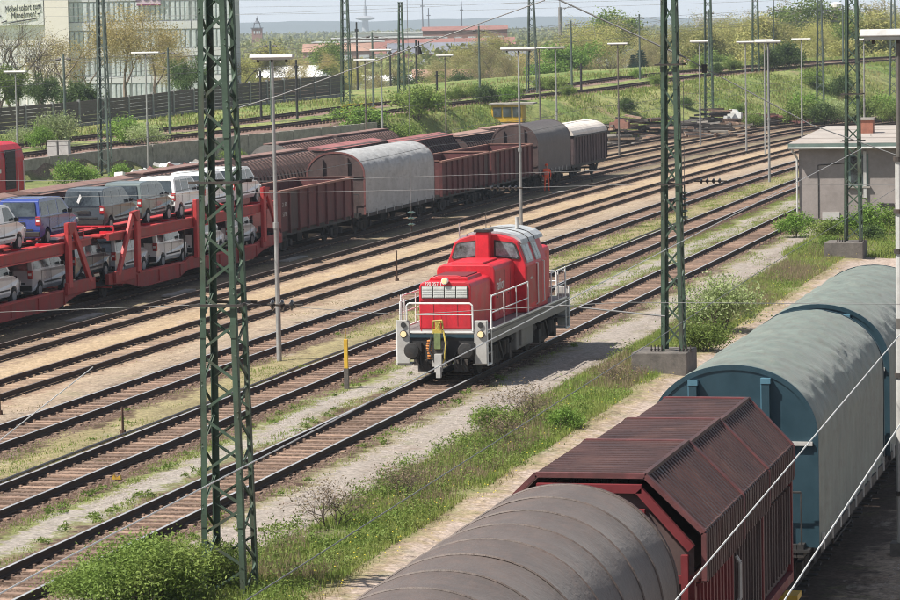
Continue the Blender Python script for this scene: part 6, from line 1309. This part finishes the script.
for a in [(303,520,13,2.9,10,'low building with a sunlit pointed white roof left of the dark mast',pinkw,whroof,1.8,3,0,'gable'),
 (365,900,26,6.4,12,'long low building with a bright white roof left of the television tower',brickw,whroof,1.0,6,0,'flat'),
 (392,1000,34,7.0,14,'wide brick hall with a pale roof below the television tower',brickw,whroof,1,8,0,'flat'),
 (352,820,22,4.6,12,'terracotta roofed hall beside the dark mast',pinkw,tile2,2.0,5,0,'gable'),
 (415,760,16,4.4,9,'red tiled house in the middle of the town',cream,tile,2.6,4,0,'gable'),
 (403,690,9,3.2,8,'red tiled house with a bright gable in front of the halls',white_f,tile,2.4,2,0,'front'),
 (430,1100,48,8.3,16,'long white factory hall under the hills',white_f,whroof,1,10,0,'flat'),
 (430,740,7,4.6,8,'small house with a white triangular gable',white_f,slate,2.0,1,0,'front'),
 (444,700,22,4.6,12,'slate roofed shed with bright skylight strips',pinkw,slate,2.4,5,0,'gable'),
 (470,1000,26,9.0,14,'brick red block right of the halls',brickw,tile,1.2,6,0,'gable'),
 (455,760,30,6.0,14,'dark red hall roof behind the slate shed',brickw,tile,1.6,6,0,'gable'),
 (388,560,11,1.6,8,'light building half hidden behind twigs under the lamp trays',white_f,whroof,.8,3,0,'gable'),
 (425,540,13,1.7,8,'bright low shed behind the twiggy trees, left of the long pink roof',white_f,whroof,.8,4,0,'gable'),
 (465,520,15,2.3,7,'long low building with a dull pink roof right of the white sheds',cream,tile2,1.4,6,0,'gable'),
 (550,640,14,4.3,9,'grey white building with tall windows right of the double lamp',white_f,slate,1.2,6,0,'gable'),
 (608,620,15,5.0,9,'grey flat roofed building left of the spruce',grey_f,slate,1,5,0,'flat'),
 (588,640,10,4.6,9,'brown gabled house at the edge of the tree belt',pinkw,tile2,2.2,3,0,'gable'),
 (686,560,7,3.0,8,'pale house wall glimpsed just right of the mast on the block',cream,tile2,1.6,2,0,'gable'),
 (678,540,5,3.2,8,'orange sign fronted hut seen through the mast on the block',tile2,whroof,1,1,0,'flat'),
 (690,700,9,6.4,9,'white house with dark roof above the trees right of the mast on the block',white_f,slate,1.6,3,0,'gable'),
 (739,480,8,1.9,5,'low yellow roofed shed in the trees',cream,mat('yellow_roof',(.62,.5,.16),.7),.6,3,0,'flat')]:
    house(*a)
# slanted skylight strips on the slate shed
hr=facing('apartment_tower','pale grey apartment block rising behind the trees left of the double masts','building',718,2500)
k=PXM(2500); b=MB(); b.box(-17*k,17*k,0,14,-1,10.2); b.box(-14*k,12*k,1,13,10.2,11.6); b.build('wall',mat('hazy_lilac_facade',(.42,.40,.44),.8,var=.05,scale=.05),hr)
for i in range(12):
    for j in range(2): b=MB(); x=(-15.5+i*2.7)*k; b.box(x,x+1.5*k,-.4,-.01,5.5+j*2.5,7+j*2.5); b.build('window',win_f,hr)
wt=facing('water_tower','pale pinkish tower top above the trees left of the hut mast','tower',840,900); k=PXM(900)
b=MB(); b.cyl((0,0,0),(0,0,14.5),1.0,1.0,14); b.build('shaft',pinkw,wt); b=MB(); b.lathe((0,0,13.6),[(1.0,-.6),(1.6,0),(1.65,.8),(1.3,1.1),(.3,1.3)],16); b.build('tower_head',cream,wt)
# brick tower with openwork spire
bt=facing('brick_tower','red brick tower with a small openwork spire on the left skyline','tower',263,1500); 
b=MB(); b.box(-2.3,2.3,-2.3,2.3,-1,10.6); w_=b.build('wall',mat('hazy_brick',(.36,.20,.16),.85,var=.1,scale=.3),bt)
for x in (-1.2,0,1.2): b=MB(); b.box(x-.3,x+.3,-2.42,-2.301,8.2,9.6); b.build('window',win_f,w_)
b=MB(); b.box(-2.7,2.7,-2.7,2.7,10.6,11.0); b.build('parapet',slate,bt)
b=MB()
for x in (-1.5,1.5):
    for y in (-1.5,1.5): b.beam((x,y,11),(x*.75,y*.75,13.4),.3,.3)
b.box(-1.5,1.5,-1.5,1.5,12.9,13.2); b.lathe((0,0,13.2),[(1.3,0),(.8,.9),(.5,1.0),(.55,2.0),(.15,2.3),(.08,3.2)],10); b.build('spire',slate,bt)
# television tower
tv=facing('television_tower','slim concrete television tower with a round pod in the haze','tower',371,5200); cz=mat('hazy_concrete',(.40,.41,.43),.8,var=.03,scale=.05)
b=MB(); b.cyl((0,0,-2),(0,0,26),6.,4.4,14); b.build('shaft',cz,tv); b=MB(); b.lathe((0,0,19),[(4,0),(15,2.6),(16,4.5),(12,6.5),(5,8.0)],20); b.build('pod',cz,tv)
b=MB(); b.cyl((0,0,26),(0,0,42),3.0,2.2,8); b.cyl((0,0,42),(0,0,66),1.5,.8,6); b.build('aerial',cz,tv)
for px,D,h,l in [(467,1600,22,'thin chimney mast on the skyline right of the halls'),(428,1500,24,'thin aerial mast above the white halls, left one'),(434,1600,19,'thin aerial mast above the white halls, right one'),(778,1500,26,'thin aerial mast on the skyline over the right hand trees')]:
    t=facing('aerial_mast',l,'mast',px,D); b=MB(); b.cyl((0,0,0),(0,0,h),.45,.25,6); b.box(-.9,.9,-.2,.2,h*.8,h*.82); b.build('shaft',slate,t)
t=facing('aerial_mast','grey radio mast with side arms above the town right of centre','mast',565,900); b=MB(); b.cyl((0,0,0),(0,0,15),.55,.45,8); b.cyl((0,0,15),(0,0,19.5),.15,.1,6); b.beam((0,0,14.4),(3.2,0,15.0),.25,.2); b.beam((1.2,0,14.3),(3.4,0,15.8),.12,.12); b.build('shaft',M['greyframe'],t)
# dark poles in front of the town
for i,(px,D,h,l) in enumerate([(421,330,6.2,'dark wooden pole on the slope left of the green lamp'),(441,310,3.6,'white headed signal post among the bushes'),(585,345,3.0,'dark stump post beside the raised railway'),(362,385,8.0,'dark post behind the brown wagons, near the silver wagon'),(265,300,4.6,'dark braced post by the noise barrier'),(395,400,5.0,'dark post among twiggy trees'),(301,300,5.5,'post at the right end of the noise barrier'),(772,330,8.5,'dark post in the tree belt'),(665,350,3.0,'short dark post right of the spruce')]):
    x,y=P2(px,D); zb=float(height(x,y)[0]); b=MB(); b.cyl((0,0,-.2),(0,0,h),.13,.10,8); b.box(-.2,.2,-.06,.06,h*.86,h*.9); tag(b.build('post',M['black'],loc=(x,y,zb)),l,'post')
# catenary poles with arms along the raised railway
cl=['left of the budding ochre tree','right of the golden tree','before the barrier behind the nearest mast','by the braced post','right of the barrier end','behind the silver wagon','left of the double lamp','behind the double lamp','before the lime tree','before the spruce','left of the mast on the block','among the right hand trees, left','among the right hand trees, middle','among the right hand trees, right','near the right edge']
pth=epath(5.5,1); n=0; Lc=0
for i in range(3,len(pth)-2,4):
    x,y,z,h=pth[i]; z=float(height(x,y)[0]); t=thing('catenary_pole','slim catenary pole on the raised railway '+cl[min(n,14)],'pole',(x,y,z),-h,'catenary poles on the raised railway')
    b=MB(); b.cyl((0,0,-.1),(0,0,7.4),.13,.09,8); b.build('pole',M['mastgrey'],t)
    for s in (-1,1): b=MB(); b.beam((0,0,7.1),(s*2.7,0,6.6),.035,.035); b.beam((0,0,5.6),(s*2.7,0,6.5),.035,.035); b.beam((s*2.7,0,6.6),(s*2.9,0,5.5),.03,.03); b.build('cantilever_arm',M['greyframe'],t)
    for s in (-1,1): b=MB(); b.cyl((s*.3,0,6.95),(s*.65,0,6.9),.09,.09,8); b.build('insulator',M['insul'],t)
    n+=1
    if n>14: break

# ---------------------------------------------------------------- yellow track machine, timber piles, debris
x,y=P2(508,312); t=thing('track_machine','yellow track maintenance machine with dark cab windows and a flat grey deck','rail vehicle',(x,y,.2),AZ-.15); t.scale=(1.2,1.2,1.0)
b=MB(); b.box(-3.9,2.1,-1.1,1.1,.75,1.0); b.build('chassis',M['black'],t); b=MB(); b.box(-3.9,-.9,-1.2,1.2,1.75,1.87); b.box(-1.2,3.2,-1.25,1.25,1.0,1.15); b.build('grey_deck',M['concrete'],t)
b=MB(); b.box(-.9,1.6,-1.15,1.15,1.2,2.9); cb=b.build('cab',M['yellow'],t,bevel=.05); b=MB(); b.box(-1.1,2.5,-1.3,1.3,2.903,3.05); b.build('cab_roof',M['concrete'],cb)
for i in range(3): b=MB(); b.box(-.75+i*.78,-.10+i*.78,-1.19,-1.155,1.75,2.65); b.build('cab_window',M['glass'],cb)
b=MB(); b.box(-2.9,-2.0,-.8,.8,1.87,2.5); b.prism([(-3.2,2.5),(-2.0,2.7),(-1.9,2.5)],'y',-.7,.7); b.build('engine_hood',M['yellow'],t,bevel=.04); b=MB(); b.tube([(-2.8,0,2.4),(-3.3,0,2.75),(-3.8,0,2.2)],.06,6); b.build('crane_arm',M['yellow'],t)
for xx in (-3.1,-1.8,.4,1.6): b=MB(); b.cyl((xx,-1.1,.5),(xx,-.9,.5),.38,.38,14); b.cyl((xx,.9,.5),(xx,1.1,.5),.38,.38,14); b.build('wheel',M['soot'],t)
def pile(px,D,n,w,h,label,seed,mats=('sleeper','soot','concdark'),ln=2.6):
    x,y=P2(px,D); z=float(height(x,y)[0]); t=thing('sleeper_pile',label,'timber pile',(x,y,z),AZ+R(random.uniform(-8,8)),'piles of old sleepers beyond the yard'); r=random.Random(seed)
    for i in range(n):
        L=ln*r.uniform(.85,1.1); xx=r.uniform(-w/2,w/2); zz=r.random()**1.2*h*max(.25,1-abs(xx)/w*1.3); b=MB(); b.box(-L/2,L/2,-.13,.13,-.09,.09)
        b.build('timber',M[r.choice(mats)],t,loc=(xx,r.uniform(-1.3,1.3),zz+.1)).rotation_euler=(r.uniform(-.08,.08),r.uniform(-.12,.12),r.uniform(-.35,.35) if r.random()<.8 else r.uniform(0,3))
for a in [(607,288,26,4.5,1.0,'small pile of pale timbers beside the white roofed van wagon',1,('sleeper2','concrete','soot')),(637,303,60,9,2.0,'large dark pile of sleepers left of the mast on the block',2),(660,305,46,7,1.9,'dark pile of sleepers right behind the mast on the block',3),(690,312,34,7,1.3,'long low pile of sleepers right of the mast on the block',4,('sleeper','soot','concrete')),(718,326,36,4.2,2.0,'heap of dark timbers by the slender mast',5,('soot','sleeper','black')),(745,330,36,6,1.3,'heap of reddish timbers between the two slender masts',6,('rust','sleeper','soot')),(776,335,34,6.5,1.2,'low reddish timber stack right of the slender mast',7,('rust','sleeper','brownwag2')),(730,318,20,6.5,.5,'scattered pale timbers along the slope foot',8,('concrete','sleeper2','concdark')),(700,300,18,9,.3,'scattered timbers before the long sleeper pile',9,('sleeper','concrete','soot'))]: pile(*a)
for px,D,l,m_ in [(623,302,'orange covered crate on the timber pile','orange'),(736,327,'white sheet on the timber heap','white')]:
    x,y=P2(px,D); z=float(height(x,y)[0]); b=MB(); b.box(-.9,.9,-.5,.5,.9,1.5); b.prism([(-.5,1.5),(.6,1.5),(.4,1.75),(-.3,1.8)],'y',-.4,.4); tag(b.build('crate',M[m_] if m_!='orange' else M['rimlight'],loc=(x,y,z)),l,'crate')
r_=random.Random(4)
t=thing('rubble_heap','pale rubble and broken slabs behind the brown roofs at the foot of the wall','rubble',(-76.5,233,0))
for i in range(90): b=MB(); s=r_.uniform(.12,.5); b.box(-s,s,-s*.7,s*.7,-.05,s*.5); b.build('slab',M[r_.choice(('ltgrey','white','concrete','brownwag2'))],t,loc=(r_.gauss(0,.8),r_.gauss(0,6.5),.1+r_.random()*.6)).rotation_euler=(r_.uniform(-.5,.5),r_.uniform(-.5,.5),r_.uniform(0,3))
x,y=-84.2,232.3; t=thing('switch_cabinet','two pale grey switch cabinets on the wall edge by the signal mast','cabinet',(x-2.2,y,1.5))
for xx in (-.45,.45): b=MB(); b.box(xx-.38,xx+.38,-.3,.3,-.1,1.15); b.build('cabinet',M['ltgrey'],t,bevel=.02); b=MB(); b.box(xx-.42,xx+.42,-.34,.34,1.15,1.2); b.build('cabinet_roof',M['concrete'],t)

# ---------------------------------------------------------------- hills, air
hm=mat('wooded_hill',(.05,.075,.055),.95,var=.2,scale=.002)
def hills(name,D,prof,seed):
    r_=np.random.default_rng(seed); n=160; V=[];F=[]
    for j,(dd,f) in enumerate(((0,0),(300,.55),(800,1),(1500,.8))):
        for i in range(n+1):
            px=-900+2700*i/n; h=np.interp(px,[p[0] for p in prof],[p[1] for p in prof])*1.; h=h*(1+.04*math.sin(i*.9)+.03*math.sin(i*2.3+1)); a=(px-450)/FPX; x,y=spot(a,D+dd); V.append((x,y,-4+(h+4)*f))
    for j in range(3):
        for i in range(n): F.append((j*(n+1)+i,j*(n+1)+i+1,(j+1)*(n+1)+i+1,(j+1)*(n+1)+i))
    o=inst(name,npmesh(name,np.array(V),np.array(F),hm,4)); o.data.polygons.foreach_set('use_smooth',[True]*len(o.data.polygons)); tag(o,kind='structure')
hills('hills',7400,[(-900,30),(150,27),(240,26),(330,25),(390,22),(470,25),(560,26),(640,20),(760,10),(1800,9)],1)
# woods of the plain before the hills, one continuous mass
r_=np.random.default_rng(55); n=70000; a=r_.uniform(-.17,.17,n); D=560+3200*r_.random(n)**2.2; H_=r_.uniform(3.0,6.6,n)*(.85+.3*np.sin(a*60+np.sin(D*.004)*2))
cx=DIRS[0].x*a*D+DIRS[1].x*D; cy=DIRS[0].y*a*D+DIRS[1].y*D; sz=(.28+D/2000)
cent=np.stack([cx+r_.normal(0,1.5,n),cy+r_.normal(0,1.5,n),H_*r_.uniform(.2,1,n)],-1); V,F=leaf_quads(cent,1.,r_,ar=.8); V=(V.reshape(n,4,3)-cent[:,None])*sz[:,None,None]+cent[:,None]
tag(inst('distant_woods',npmesh('distant_woods',V.reshape(-1,3),F,M['leafgreen2'],4)),kind='stuff')
b=MB(); b.box(-3600,2600,-60,9200,-6,90)
hz=b.build('haze',None); hz.data.materials.clear()
hq=bpy.data.materials.new('haze_air'); hq.use_nodes=True; nt=hq.node_tree; nt.nodes.remove(nt.nodes['Principled BSDF']); pv=nt.nodes.new('ShaderNodeVolumePrincipled'); pv.inputs['Color'].default_value=(.80,.90,1,1); pv.inputs['Density'].default_value=1.9e-4; pv.inputs['Anisotropy'].default_value=.3
nt.links.new(pv.outputs[0],nt.nodes['Material Output'].inputs['Volume']); hz.data.materials.append(hq); tag(hz,kind='stuff')

for o in C.objects:
    if o.get('label') and len(o['label'].split())>16: print('LONG',o['label'])
